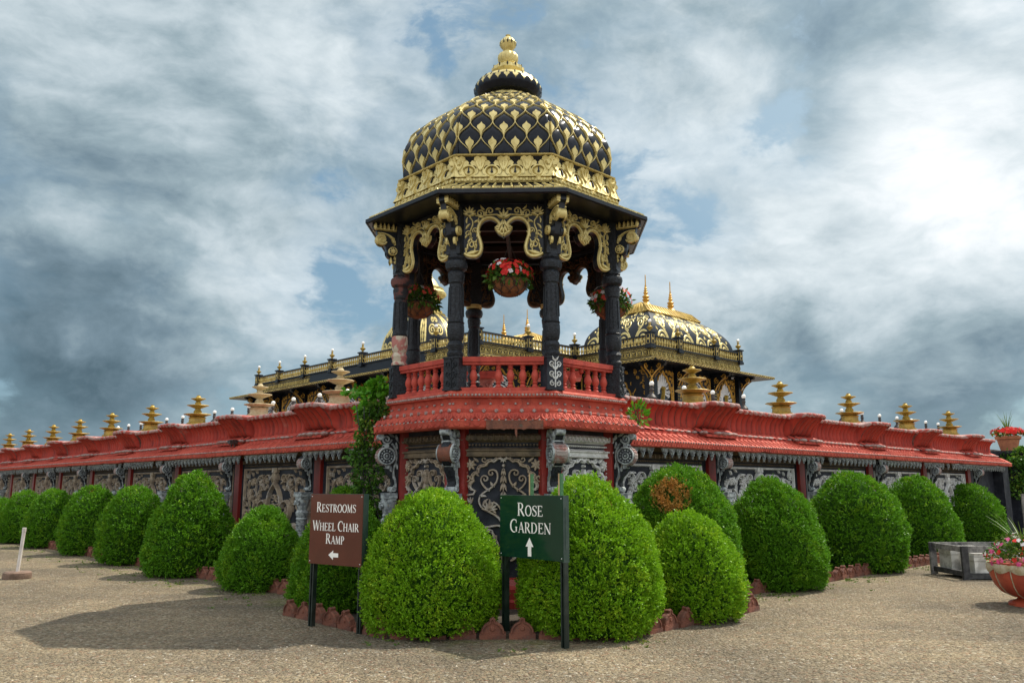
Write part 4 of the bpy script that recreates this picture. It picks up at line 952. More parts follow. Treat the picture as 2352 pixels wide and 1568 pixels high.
def wall_column_mesh(mrel):
    mb = MB()
    mb.box(-0.15, 0.15, -0.12, 0.12, 1.47, 1.56); mb.box(-0.125, 0.125, -0.10, 0.10, 1.43, 1.47)
    mb.lathe([(0.15, 0.0), (0.15, 0.25), (0.11, 0.29), (0.105, 0.60), (0.125, 0.63), (0.10, 0.66), (0.098, 1.02), (0.118, 1.05), (0.10, 1.08), (0.12, 1.12), (0.128, 1.17), (0.095, 1.22), (0.105, 1.26), (0.135, 1.39), (0.138, 1.43)], 16)
    for z in range(7):
        for k in range(8):
            a = PI+(k+0.5)*PI/8; F = lambda u, v, h, a=a: ((0.099+h)*cos(a)-u*sin(a), (0.099+h)*sin(a)+u*cos(a), v)
            mb.dot(0, 0.69+z*0.05, 0.017, 0.012, F, 0, 5)
    F = FRONT(-0.125)
    for s in (-1, 1): mb.ribbon([(s*x, y) for x, y in spiral(0.06, 1.35, 0.045, 0.01, 60, 1.3, 14)], 0.022, 0.02, F)
    return mb.mesh('wall_column', mrel)

def build_wall(side):
    left = side == 'left'
    n_bay = 9 if left else 5
    Tend = 38.0 if left else 21.9
    sg = -1 if left else 1                    # local x = sg * t
    W_ = thing('garden_wall', 'long red topped garden wall with bronze relief panels, running back to the left of the pavilion' if left else
               'red topped garden wall with silver relief panels, running back to the right of the pavilion', 'wall', (CX, CY, 0), TH_L if left else TH_R)
    ts = [T0+PITCH*k for k in range(n_bay)]
    def X(t): return sg*t
    # body
    mb = MB(); a, b = sorted((X(0.45), X(Tend)))
    mb.box(a, b, -WOFF, 0.0, 0.0, 2.72); mb.build('wall_body', M['navy'], W_)
    # fluted parapet
    per = 0.195; nt = int((Tend-0.9)/per)
    prof = [(0.50, 2.74), (0.515, 2.80), (0.50, 2.86), (0.505, 2.94), (0.53, 3.02), (0.575, 3.09), (0.625, 3.135), (0.665, 3.155)]
    lipp = [(0.665, 3.155), (0.695, 3.165), (0.705, 3.19), (0.69, 3.215), (0.65, 3.225), (0.50, 3.225), (0.15, 3.225)]
    sub = 6
    def surf(pr, tip=False):
        mb = MB(); vs = []; cols = nt*sub+1
        for j, (o, z) in enumerate(pr):
            for i in range(cols):
                ph = (0.0, 0.05, 0.22, 0.5, 0.78, 0.95)[i % sub]; t = 0.9+(i//sub+ph)*per
                bl = bulge(t, ts)
                g = abs(sin(PI*ph))**0.45                    # petal swelling: 0 in the grooves
                fl = 0.062*(g-0.5)
                oo = o+fl*(1 if o > 0.3 else 0.0)
                zz = z+0.055*bl
                if z > 2.78:
                    k = (z-2.78)/0.4
                    oo += bl*(0.10+0.20*min(1, k*1.3)) if o > 0.3 else 0
                else: oo += bl*0.05
                if tip and j in (1, 2): zz -= 0.03*(g-0.3); 
                if tip and j == 0: zz -= 0.045*(g-0.3); oo += 0.012*g
                w = 0.007*noise.noise(Vector((t*0.9, j*0.3, 4.0 if left else 9.0)))
                vs.append((X(t), -(oo+w), zz+w))
        fs = []
        for j in range(len(pr)-1):
            for i in range(cols-1):
                q = (j*cols+i, j*cols+i+1, (j+1)*cols+i+1, (j+1)*cols+i)
                fs.append(q if not left else q[::-1])
        mb.add(vs, fs)
        if not tip: mb.m = [1 if (k % (cols-1)) % sub in (0, 5) else 0 for k in range(len(fs))]
        return mb
    surf(prof).build('fluted_parapet', [M['red_flute'], M['joint']], W_, angle=50)
    surf(lipp, True).build('parapet_lip', M['lip'], W_, angle=70)
    # end cap and core behind the parapet
    mb = MB(); mb.box(*sorted((X(0.9), X(Tend))), -0.48, 0.0, 2.72, 3.20); mb.build('parapet_core', M['red'], W_)
    # ledge of small red petals with worn grey tips
    mb = MB(); tipm = MB(); nl = int((Tend-0.9)/0.20); rr = random.Random(11 if left else 12)
    mb.box(*sorted((X(0.9), X(Tend))), -0.70, -0.45, 2.60, 2.655)
    for i in range(nl):
        t = 0.98+i*0.20; bl = bulge(t, ts); d = 0.12*bl
        Ft = lambda u, v, h, t=t, d=d: (X(t)+u, -(0.50+d+(2.78-v)*1.9+h), v)
        mb.leafrib(0, 2.775, -PI/2, 0.115, 0.20, 0.035, Ft)
        if rr.random() < 0.9:
            s = 0.8+0.5*rr.random()+0.5*bl
            tipm.lathe([(0.0, -0.028*s), (0.05*s, -0.018*s), (0.066*s, 0), (0.05*s, 0.02*s), (0, 0.03*s)], 8, X(t), -(0.685+d+0.01*rr.random()))
            for q in range(len(tipm.v)-40, len(tipm.v)): v = tipm.v[q]; tipm.v[q] = (v[0], v[1], v[2]+2.672)
    for q in ts:
        mb.box(*sorted((X(q-0.55), X(q+0.55))), -0.84, -0.60, 2.60, 2.65)
    led = mb.build('petal_ledge', M['red'], W_); tipm.build('worn_petal_tip', M['bead'], led)
    # sloping skirt roof with carved scales, bead row and fascia
    cols = int((Tend-0.6)*4)
    pr = [(0.60, 2.615), (0.72, 2.612), (0.90, 2.52), (1.005, 2.445), (1.02, 2.43), (1.015, 2.345), (0.975, 2.33), (0.50, 2.385)]
    mb = MB(); vs = []; rr = random.Random(4 if left else 5)
    for (o, z) in pr:
        for i in range(cols+1):
            t = 0.6+(Tend+0.25-0.6)*i/cols
            w = 0.009*noise.noise(Vector((t*0.8, z*3, 7.0 if left else 2.0))); chip = max(0, noise.noise(Vector((t*1.7, 3.0, 8.0 if left else 1.0)))-0.32)*0.10 if o > 0.95 and z < 2.40 else 0
            vs.append((X(t), -(o+w*0.5-chip*0.3), z+w+chip))
    mb.add(vs, [((j*(cols+1)+i, j*(cols+1)+i+1, (j+1)*(cols+1)+i+1, (j+1)*(cols+1)+i)[::(-1 if left else 1)]) for j in range(len(pr)-1) for i in range(cols)])
    sk = mb.build('skirt_roof', M['red_roof'], W_, angle=25)
    sc = MB(); bd = MB()
    n = int((Tend-0.9)/0.16)
    for i in range(n):
        t = 0.95+i*0.16
        Fs = lambda u, v, h, t=t: (X(t)+u, -(0.72+(2.612-v)*1.78+h*0.5), v+h*0.86)
        sc.ribbon(arc(0, 2.535, 0.055, -190, 10, 6), 0.026, 0.018, Fs); sc.leafrib(0, 2.475, PI/2, 0.11, 0.05, 0.022, Fs)
        for q in (0, 0.08): bd.dot(X(t+q), 2.44, 0.020, 0.024, lambda u, v, h: (u, -(1.015+h), v), 0, 6)
        sc.ribbon([(X(t-0.05), 2.40), (X(t-0.05), 2.365), (X(t+0.05), 2.365), (X(t+0.05), 2.40)], 0.012, 0.010, lambda u, v, h: (u, -(1.016+h), v))
    sc.build('carved_scale', M['red_roof'], sk); bd.build('bead_moulding', M['bead'], sk)
    # hanging fringe of grey trefoils
    mb = MB(); n = int((Tend-0.8)/0.21); rr = random.Random(21 if left else 22)
    for i in range(n):
        t = 0.85+i*0.21
        if rr.random() < 0.07: continue
        x = X(t); dr = 0.02*rr.random()
        ol = [(-0.105, 2.345), (-0.105, 2.320), (-0.078, 2.312), (-0.066, 2.275), (-0.040, 2.272), (-0.042, 2.235), (-0.022, 2.225), (0, 2.165-dr), (0.022, 2.225), (0.042, 2.235), (0.040, 2.272), (0.066, 2.275), (0.078, 2.312), (0.105, 2.320), (0.105, 2.345)]
        Fq = lambda u, v, h: (u, -(0.885+h), v)
        mb.poly([(x+p, q) for p, q in ol], 0, 0.03, Fq)
        mb.ribbon([(x+p, q) for p, q in arc(0, 2.30, 0.05, -180, 0, 7)], 0.02, 0.05, Fq); mb.leafrib(x, 2.27, -PI/2, 0.07, 0.04, 0.055, Fq)
    mb.build('hanging_fringe', M['verdigris'], W_)
    # bays
    pmesh = wall_panel_mesh('relief_panel', M['tan'] if left else M['silver'])
    mb = MB(); mb.box(-0.12, 0.12, -0.07, 0.0, 0.30, 2.42); pil = mb.mesh('red_pilaster', M['red_deep'])
    col = wall_column_mesh(M['verdigris']); br = WBR
    edges = [T0-PITCH]+ts+[ts[-1]+PITCH]
    for t in ts:
        put('red_pilaster', pil, W_, (X(t), -WOFF, 0))
        o = put('scroll_bracket', br['plate'], W_, (X(t), -WOFF-0.20, 0)); put('medallion', br['disc'], o)
        put('wall_column', col, W_, (X(t), -WOFF-0.36, 0))
    for i in range(len(edges)-1):
        c = (edges[i]+edges[i+1])/2
        if c > Tend-1.2: continue
        put('relief_panel', pmesh, W_, (X(c), -WOFF-0.002, 0))
    if not left:
        mb = MB(); mb.box(X(Tend)-0.05, X(Tend)+0.55, -WOFF-0.30, 0.2, 0, 2.36); mb.build('end_pier', M['navy'], W_)
    return W_
WBR = bracket_mesh(0.84)
WALL_L = build_wall('left'); WALL_R = build_wall('right')
mb = MB(); mb.box(-0.10, 0.10, -0.06, 0.06, 0, 0.10); mb.box(-0.07, 0.07, -0.10, -0.06, 0.015, 0.085); mb.tube([(0.08, 0, 0), (0.08, 0, -0.06)], 0.015, 6); mb.tube([(-0.08, 0, 0), (-0.08, 0, -0.06)], 0.015, 6)
fl = mb.build('floodlight', M['black_iron'], loc=tuple(PL(8.05, 0.93, 2.60)), rz=TH_L); tag(fl, 'small black floodlight sitting on the red skirt roof of the left wall', 'floodlight')

# ================================================================== TIERED FOUNTAINS ON THE PARAPETS
def fountain_proto(m, label):
    f = thing('tiered_fountain', label, 'fountain', group='tiered fountains along the garden walls')
    def bowl(z, r, d):
        mb = MB(); mb.lathe([(0.05, z-d), (r*0.55, z-d*0.55), (r*0.86, z-d*0.12), (r, z+0.0), (r*0.97, z+0.012), (r*0.80, z-0.01), (0.05, z-0.02)], 36, fl=0.05, fn=12); return mb
    mb = MB(); mb.lathe([(0.26, 3.00), (0.26, 3.34), (0.21, 3.37), (0.20, 3.46), (0.23, 3.49), (0.18, 3.51)], 20, fl=0.03, fn=10); mb.build('pedestal', m, f)
    for nm, z, r, d in (('lower_bowl', 3.575, 0.345, 0.10), ('middle_bowl', 3.815, 0.275, 0.09), ('upper_bowl', 3.995, 0.185, 0.065)):
        bowl(z, r, d).build('bowl', m, f)
    mb = MB(); mb.lathe([(0.07, 3.55), (0.085, 3.59), (0.105, 3.65), (0.07, 3.71), (0.065, 3.74)], 16, fl=0.05, fn=8); mb.build('baluster_stem', m, f)
    mb = MB(); mb.lathe([(0.055, 3.79), (0.07, 3.84), (0.08, 3.88), (0.05, 3.93), (0.05, 3.95)], 16, fl=0.05, fn=8); mb.build('baluster_stem', m, f)
    mb = MB(); mb.lathe([(0.035, 3.97), (0.06, 4.0), (0.072, 4.035), (0.05, 4.07), (0.03, 4.08), (0.042, 4.095), (0.0, 4.10)], 14, fl=0.05, fn=8); mb.build('bud_spout', m, f)
    return f
ORD = ['first', 'second', 'third', 'fourth', 'fifth', 'sixth', 'seventh', 'eighth', 'ninth', 'tenth', 'eleventh', 'twelfth', 'thirteenth', 'fourteenth']
fa = fountain_proto(M['stone'], 'cream stone three tiered fountain beside the ivy, nearest the pavilion on the left wall')
fb = fountain_proto(M['gold_olive'], 'gold painted three tiered fountain on the right wall in front of the palace corner')
for side, n in (('left', 9), ('right', 5)):
    for k in range(n):
        cream = side == 'left' and k < 2
        src = fa if cream else fb
        o = src if (side == 'left' and k == 0) or (side == 'right' and k == 0) else copy_tree(src)
        p = (PL if side == 'left' else PR)(T0+0.08+(3.56 if side == 'left' else 3.62)*k, 0.10)
        o.location = p; o.rotation_euler[2] = 0.4*k; o.rotation_euler[0] = R(0.35*sin(k*2.3+1)); o.rotation_euler[1] = R(0.35*cos(k*1.7))
        if side == 'left' and k == 1: o['label'] = 'cream stone three tiered fountain in front of the far end of the palace'
        elif side == 'left' and k == 2: o['label'] = 'nearest olive gold fountain on the left wall, next after the two cream ones'
        elif side == 'left' and k == 8: o['label'] = 'smallest gold tiered fountain, farthest along the left wall'
        elif side == 'left' and k > 2: o['label'] = f'gold tiered fountain on the left wall, {ORD[k]} along it from the pavilion'
        elif side == 'right' and k == 4: o['label'] = 'gold tiered fountain farthest along the right wall, near its ivy end'
        elif side == 'right' and k > 0: o['label'] = f'gold tiered fountain on the right wall, {ORD[k]} along it from the pavilion'

# ================================================================== GLOBE LAMPS ON THE TERRACE
def lamp_proto():
    f = thing('garden_lamp', 'lamp', 'lamp', group='white globe lamps on black posts behind the walls')
    mb = MB(); mb.lathe([(0.10, 0), (0.10, 0.05), (0.06, 0.09), (0.045, 0.5), (0.05, 0.75), (0.11, 0.82), (0.13, 0.90), (0.09, 0.96), (0.05, 1.0), (0.04, 1.06), (0.06, 1.10), (0.045, 1.13), (0.05, 1.20)], 14); mb.build('post', M['black_iron'], f)
    mb = MB(); mb.lathe([(0.02, 1.18)]+[(0.064*sin(PI*i/10), 1.258-0.064*cos(PI*i/10)) for i in range(1, 10)]+[(0, 1.322)], 18); mb.build('globe', M['globe'], f)
    return f
lp = lamp_proto(); first = True
for side, tl in (('left', [9.77, 11.2, 12.65, 14.09, 15.63, 17.0, 18.44, 21.29, 22.76, 25.68, 27.09, 28.6, 30.0]), ('right', [7.76, 9.2, 10.67, 12.15, 18.56, 20.12, 21.55, 23.08, 24.6, 26.03, 27.46])):
    for k, t in enumerate(tl):
        o = lp if first else copy_tree(lp); first = False
        o.location = (PL if side == 'left' else PR)(t, -3.0, 3.0); o.rotation_euler[0] = R(1.5*sin(k*2.1)); o.rotation_euler[1] = R(1.5*cos(k*3.3)); o.rotation_euler[2] = k*1.1
        o['label'] = f'white globe lamp on a black post behind the {side} wall, ' + (f'{ORD[k]} from the pavilion' if k else 'closest to the pavilion') 
o = copy_tree(lp); o.location = (-1.15, 15.6, 2.98); o['label'] = 'white globe lamp seen through the left balusters of the pavilion'

# ================================================================== THE PALACE BEHIND
PAL = thing('palace', 'black and gold palace with domes and a gilded balustrade rising behind the pavilion', 'palace', (CX, CY, 0), TH_R)
M['tile_gold'] = mat('gilded_roof_tile', (0.55, 0.38, 0.09), (0.38, 0.25, 0.05), 0.45, 0.35, 3)
def build_palace():
    P = PAL; ZR = 8.42
    runs = [  # (p, q, outward) along the parapet, local x = right-wall direction, y = left-wall direction
        ((20.3, 12.4), (27.7, 12.4), (0, -1), [0, 2.15, 5.2, 7.4]),
        ((20.3, 17.0), (20.3, 12.4), (-1, 0), [0, 4.6]),
        ((14.0, 17.0), (20.3, 17.0), (0, -1), [0, 3.1, 6.3]),
        ((14.0, 38.0), (14.0, 17.0), (-1, 0), [0, 2.7, 5.75, 8.75, 11.8, 14.9, 18.0, 21.0]),
        ((27.7, 12.4), (27.7, 17.0), (1, 0), [0, 4.6]),
        ((14.0, 38.0), (20.0, 38.0), (0, 1), [0, 3.0, 6.0])]
    body = MB()
    for (x0, x1, y0, y1) in ((20.6, 27.4, 12.7, 19.0), (14.3, 27.4, 17.3, 37.7)): body.box(x0, x1, y0, y1, 3.0, 7.75)
    body.build('wall_core', M['navy'], P)
    roof = MB()
    for (x0, x1, y0, y1) in ((20.45, 27.55, 12.55, 17.2), (14.15, 27.5, 17.15, 37.8)): roof.box(x0, x1, y0, y1, 7.80, 7.84)
    roof.build('flat_roof', M['terrace'], P)
    piers = {}
    nb_parts = 0; extra = MB()
    bp = [(0.05, 0.0), (0.055, 0.03), (0.035, 0.06), (0.045, 0.085), (0.068, 0.16), (0.062, 0.20), (0.035, 0.27), (0.03, 0.31), (0.048, 0.34), (0.05, 0.37)]
    b0 = MB(); b0.lathe(bp, 10); bm = b0.mesh('baluster', M['gold_far'])
    pm = MB(); pm.box(-0.15, 0.15, -0.15, 0.15, 7.82, 8.52); pm.box(-0.20, 0.20, -0.20, 0.20, 8.52, 8.58); pm.box(-0.18, 0.18, -0.18, 0.18, 7.82, 7.95)
    for a in range(4):
        F = lambda u, v, h, a=a: ((0.15+h)*sin(a*PI/2)+u*cos(a*PI/2), -(0.15+h)*cos(a*PI/2)+u*sin(a*PI/2), v)
        pm.ribbon([(-0.09, 8.04), (0.09, 8.04), (0.09, 8.44), (-0.09, 8.44), (-0.09, 8.04)], 0.03, 0.02, F, 1); pm.dot(0, 8.24, 0.06, 0.03, F, 1)
    pierm = pm.mesh('pier', [M['black'], M['gold_far']])
    fm = MB(); fm.lathe([(0.10, 8.58), (0.05, 8.62), (0.05, 8.66), (0.13, 8.74), (0.15, 8.79), (0.08, 8.83), (0.05, 8.86), (0.06, 8.90), (0.045, 8.93), (0.055, 8.98), (0.04, 9.01)], 14); fmm = fm.mesh('finial', M['gold_olive'])
    gm = MB(); gm.lathe([(0.0, 8.99)]+[(0.085*sin(PI*i/8), 9.075-0.085*cos(PI*i/8)) for i in range(1, 8)]+[(0, 9.16)], 14); gmm = gm.mesh('globe', M['globe'])
    for ri, (p, q, nrm, stops) in enumerate(runs):
        p = Vector((*p, 0)); q = Vector((*q, 0)); d = (q-p).normalized(); L = (q-p).length; n = Vector((*nrm, 0))
        F0 = lambda u, v, h: tuple(p+d*u+n*h+Vector((0, 0, v)))
        mb = MB()
        def bar(h0, h1, z0, z1, u0=-0.0, u1=None, m=0):
            u1 = L if u1 is None else u1
            mb.box(u0, u1, h0, h1, z0, z1, m, lambda x, y, z: F0(x, z, y))
        bar(-0.09, 0.09, 8.37, 8.44); bar(-0.10, 0.10, 7.93, 8.0)                       # rails
        bar(-0.3, 0.02, 7.45, 7.95, -0.02, L+0.02)                                        # frieze
        eav = MB(); e0, e1 = 0.02, 1.25
        ext0 = 1.25 if ri in (0, 2) or ri == 3 else 0; ext1 = 1.25 if ri in (0,) else 0
        # sloping eave sheet with scalloped edge
        a0 = -1.25 if ri in (0, 2, 3, 4, 5) else 0.0; a1 = L+1.25 if ri in (0, 1, 3) else L
        eav.add([F0(0 if ri != 1 else 0, 7.46, 0.0), F0(L, 7.46, 0.0), F0(a1, 7.14, 1.25), F0(a0, 7.14, 1.25), F0(a0, 7.05, 1.24), F0(a1, 7.05, 1.24), F0(L, 7.22, 0.0), F0(0, 7.22, 0.0)],
                [(0, 1, 2, 3), (3, 2, 5, 4), (4, 5, 6, 7), (0, 3, 4, 7), (1, 6, 5, 2)])
        fr = mb.build('parapet', M['black'], P)
        eo = eav.build('eave', M['black'], P)
        gd = MB()
        worn = ri == 3
        # frieze ornament: two gold bands
        if not worn or True:
            u = 0.1
            while u < L-0.05:
                if not worn or u > 17.2 or 6.4 > u > 0:
                    gd.ribbon([(u+0.15*cos(a), 7.63+0.13*sin(a)) for a in [2*PI*i/6 for i in range(7)]], 0.035, 0.03, lambda a, b, h: F0(a, b, 0.02+h))
                    gd.leafrib(u, 7.52, PI/2, 0.22, 0.11, 0.04, lambda a, b, h: F0(a, b, 0.02+h)); gd.dot(u+0.17, 7.70, 0.04, 0.03, lambda a, b, h: F0(a, b, 0.02+h), 0, 6)
                    gd.dot(u+0.17, 7.54, 0.035, 0.03, lambda a, b, h: F0(a, b, 0.02+h), 0, 6)
                    for s in (0, 0.17): gd.ribbon([(u-0.085+s, 7.83), (u+s, 7.885), (u+0.085+s, 7.83), (u+s, 7.80), (u-0.085+s, 7.83)], 0.022, 0.02, lambda a, b, h: F0(a, b, 0.02+h))
                u += 0.34
            for z, w in ((7.79, 0.03), (7.92, 0.03), (7.475, 0.035)):
                u0 = 17.2 if worn else 0.0
                gd.ribbon([(u0+(L-u0)*i/4, z) for i in range(5)], w, 0.035, lambda a, b, h: F0(a, b, 0.02+h))
        gd.build('gold_frieze', M['gold_far'], fr)
        gs = MB(); u = a0+0.1
        while u < a1-0.1:                                       # scalloped gold drip edge
            gs.ribbon([(u+0.10*cos(R(180+180*j/5)), 7.145-0.075*sin(R(180*j/5))) for j in range(6)], 0.035, 0.02, lambda a, b, h: F0(a, b, 1.25+h)); u += 0.205
        gs.ribbon([(a0+(a1-a0)*i/4, 7.15) for i in range(5)], 0.03, 0.02, lambda a, b, h: F0(a, b, 1.25+h))
        gs.build('scalloped_edge', M['gold_far'], eo)
        for si, u in enumerate(stops):
            key = tuple(round(c, 1) for c in (p+d*u)[:2])
            if key in piers: continue
            o = put('pier', pierm, P, tuple(p+d*u)); piers[key] = o
            f = put('roof_finial', fmm, P, tuple(p+d*u)); put('globe', gmm, f)
        for i in range(len(stops)-1):
            nb = int((stops[i+1]-stops[i]-0.36)/0.19)
            for k in range(nb):
                u = stops[i]+0.18+(k+0.5)*(stops[i+1]-stops[i]-0.36)/nb
                if nb_parts < 100 and ri < 3: put('baluster', bm, P, tuple(p+d*u+Vector((0, 0, 8.0)))); nb_parts += 1
                else: c = p+d*u; extra.lathe([(r_, z+8.0) for r_, z in bp], 8, c.x, c.y)
        # facade bays
        for i in range(len(stops)-1):
            u0, u1 = stops[i], stops[i+1]; w = (u1-u0)/2; uc = (u0+u1)/2
            FB = lambda a, b, h, uc=uc: F0(uc+a, b, -0.3+h)
            fb = MB(); hw = w-0.22
            aw = min(0.95, hw*0.72); zt = 6.92
            # gilded wall piece with a lobed opening
            aw = min(1.0, hw*0.80)
            op = catmull([(aw, 3.1), (aw, 5.3), (aw, 5.75), (aw*0.90, 6.05), (aw*0.80, 6.12), (aw*0.72, 6.38), (aw*0.55, 6.45), (aw*0.42, 6.66), (aw*0.22, 6.72), (0, zt), (-aw*0.22, 6.72), (-aw*0.42, 6.66), (-aw*0.55, 6.45), (-aw*0.72, 6.38), (-aw*0.80, 6.12), (-aw*0.90, 6.05), (-aw, 5.75), (-aw, 5.3), (-aw, 3.1)], 3)
            fb.poly([(-hw, 3.1), (-hw, 7.05), (hw, 7.05), (hw, 3.1)]+op, 0.02, 0.12, FB, 0)
            fb.ribbon(op, 0.08, 0.17, FB, 1, 0.1)
            for s in (-1, 1):
                fb.ribbon([(s*(hw-0.05), 3.2+i_*0.6) for i_ in range(7)], 0.06, 0.15, FB, 1, 0.12)
                rr = random.Random(ri*10+i)
                for (cx, cy, r_, t) in ((0.84, 6.82, .15, 1.4), (0.60, 6.86, .12, -1.4), (0.84, 6.48, .13, -1.3), (0.36, 6.90, .09, 1.3), (0.86, 6.15, .11, 1.3), (0.68, 6.60, .09, 1.2), (0.86, 5.85, .10, -1.2), (0.87, 5.55, .1, 1.2), (0.87, 5.2, .1, -1.2)):
                    fb.ribbon([(s*x, y) for x, y in spiral(cx*hw, cy, r_*min(1, hw), 0.02, 120, t, 16)], 0.045, 0.15, FB, 1, 0.12)
                for k in range(26):
                    x = rr.uniform(0.1, 0.95)*hw; y = rr.uniform(5.2, 6.98)
                    if y < 7.0-0.95*(x/aw)**2 and x < aw*1.08: continue
                    fb.leafrib(s*x, y, rr.uniform(0, 6.28), 0.16, 0.07, 0.15, FB, 1, 0.5)
            fo = fb.build('facade_panel', [M['black'], M['gold_warm']], P)
            wd = MB(); wn = MB()
            wd.box(-aw, aw, -0.02, 0.0, 3.1, zt, 0, lambda x, y, z: FB(x, z, y+0.01))
            wo = wd.build('window', M['glass'], P)
            # white tracery: peacock fan in the narrow bays, pierced arch in the wide ones
            if w < 1.3:
                for k in range(13):
                    a = R(-15+k*17.5); L_ = 0.95+0.25*sin(a)
                    for s in (-0.05, 0.05): wn.ribbon([(0.25*cos(a+s)*aw, 5.95+0.2*sin(a+s)), (L_*cos(a+s*0.9)*aw*0.82, 5.95+L_*0.70*sin(a+s*0.9))], 0.055, 0.05, lambda a_, b_, h: FB(a_, b_, 0.03+h))
                    wn.ribbon([(L_*aw*0.82*cos(a)+0.075*cos(a+R(q)), 5.95+L_*0.70*sin(a)+0.075*sin(a+R(q))) for q in range(-100, 101, 40)], 0.045, 0.05, lambda a_, b_, h: FB(a_, b_, 0.03+h))
                wn.build('fan_tracery', M['white'], wo)
                pk = MB(); Fp = lambda a_, b_, h: FB(a_, b_, 0.08+h)
                pk.ribbon(bez((0.0, 5.15), (-0.22, 5.6), (0.12, 5.8), (0.0, 6.12), 10), [0.28, 0.26, 0.22, 0.18, 0.15, 0.13, 0.12, 0.11, 0.11, 0.12, 0.10], 0.14, Fp); pk.dot(0.03, 6.12, 0.09, 0.14, Fp); pk.ribbon([(0.08, 6.12), (0.2, 6.07)], 0.05, 0.1, Fp)
                for s in (-1, 1): pk.leafrib(0, 5.35, R(-20 if s > 0 else 200), 0.45, 0.22, 0.1, Fp)
                pk.build('peacock', M['gold_olive'], wo)
            else:
                for rad in (0.98, 0.62): wn.ribbon(arc(0, 5.45, aw*rad, 0, 180, 18, 1.22*rad), 0.06, 0.05, lambda a_, b_, h: FB(a_, b_, 0.03+h))
                for k in range(11):
                    a = R(8+k*16.4)
                    wn.ribbon([(aw*0.8*cos(a)+0.10*cos(q*PI/3), 5.45+0.98*sin(a)+0.10*sin(q*PI/3)) for q in range(6)], 0.04, 0.05, lambda a_, b_, h: FB(a_, b_, 0.03+h))
                    wn.dot(aw*0.8*cos(a), 5.45+0.98*sin(a), 0.045, 0.06, lambda a_, b_, h: FB(a_, b_, 0.03+h))
                wn.build('pierced_tracery', M['white'], wo)
        # eave brackets and slim gilded shafts at the bay lines
        for u in stops:
            if ri == 2 and u > 6: continue
            k = MB(); Fk = lambda a, b, h, u=u: F0(u+h, b, a)
            k.poly([(-0.3, 7.2), (0.85, 7.14), (0.78, 6.98), (0.45, 6.92), (0.30, 6.72), (0.10, 6.6), (0.02, 6.35), (-0.1, 6.2), (-0.3, 6.2)], -0.08, 0.08, Fk, 0)
            for s in (-1, 1):
                Fs = lambda a, b, h, s=s, u=u: F0(u+s*(0.08+h), b, a)
                k.ribbon(spiral(0.50, 7.0, 0.13, 0.02, 180, 1.3, 14), 0.05, 0.04, Fs, 1); k.ribbon(spiral(0.10, 6.78, 0.15, 0.02, 90, 1.3, 14), 0.05, 0.04, Fs, 1); k.ribbon(bez((0.0, 6.3), (0.1, 6.5), (0.2, 6.7), (0.6, 6.9), 8), 0.05, 0.04, Fs, 1)
            k.build('eave_bracket', [M['black'], M['gold_warm']], P)
            k = MB(); k.box(u-0.11, u+0.11, -0.3, -0.05, 3.0, 7.0, 0, lambda x, y, z: F0(x, z, y))
            for s in (-1, 1):
                for z in range(26): k.dot(u+s*0.06, 3.3+z*0.14, 0.035, 0.03, lambda a, b, h: F0(a, b, -0.05+h), 1, 6)
            k.build('facade_shaft', [M['black'], M['gold_far']], P)
    kind(extra.build('far_balusters', M['gold_far'], P), 'stuff')
    # ---- cloister-vault dome with a gilded tiled cap and two spires (near one, and its twin further back turned a quarter)
    def vault(cx, cy, hx, hy, rot):
        mb = MB(); g = MB()
        prof = catmull([(0.0, 7.82), (0.0, 8.2), (0.03, 8.65), (0.18, 9.1), (0.52, 9.55), (0.98, 9.92), (1.42, 10.18)], 4)
        n = len(prof); ri = [(-hx, -hy), (hx, -hy), (hx, hy), (-hx, hy)]
        vs = []
        def cr(k, i): sx, sy = (1 if ri[k][0] > 0 else -1), (1 if ri[k][1] > 0 else -1); dd, z = prof[i]; return (sx*(hx-dd), sy*(hy-dd*0.95), z)
        for i in range(n):
            for k in range(4): vs.append(cr(k, i))
        mb.add(vs, [(i*4+k, i*4+(k+1) % 4, i*4+4+(k+1) % 4, i*4+4+k) for i in range(n-1) for k in range(4)])
        for k in range(4):
            def T(u, v, h, k=k):
                v = min(max(v, 0), 1)*(n-1); i = min(int(v), n-2); f = v-i
                a0 = Vector(cr(k, i)).lerp(Vector(cr(k, i+1)), f); b0 = Vector(cr((k+1) % 4, i)).lerp(Vector(cr((k+1) % 4, i+1)), f)
                q = a0.lerp(b0, (u+1)/2); t1 = (Vector(cr(k, i+1))-Vector(cr(k, i))); t2 = b0-a0
                return tuple(q+t2.cross(t1).normalized()*(h*1.0))
            A = 1.0/(hx if k % 2 == 0 else hy); cs = (-0.60, 0.0, 0.60) if k % 2 == 0 else (-0.46, 0.46)
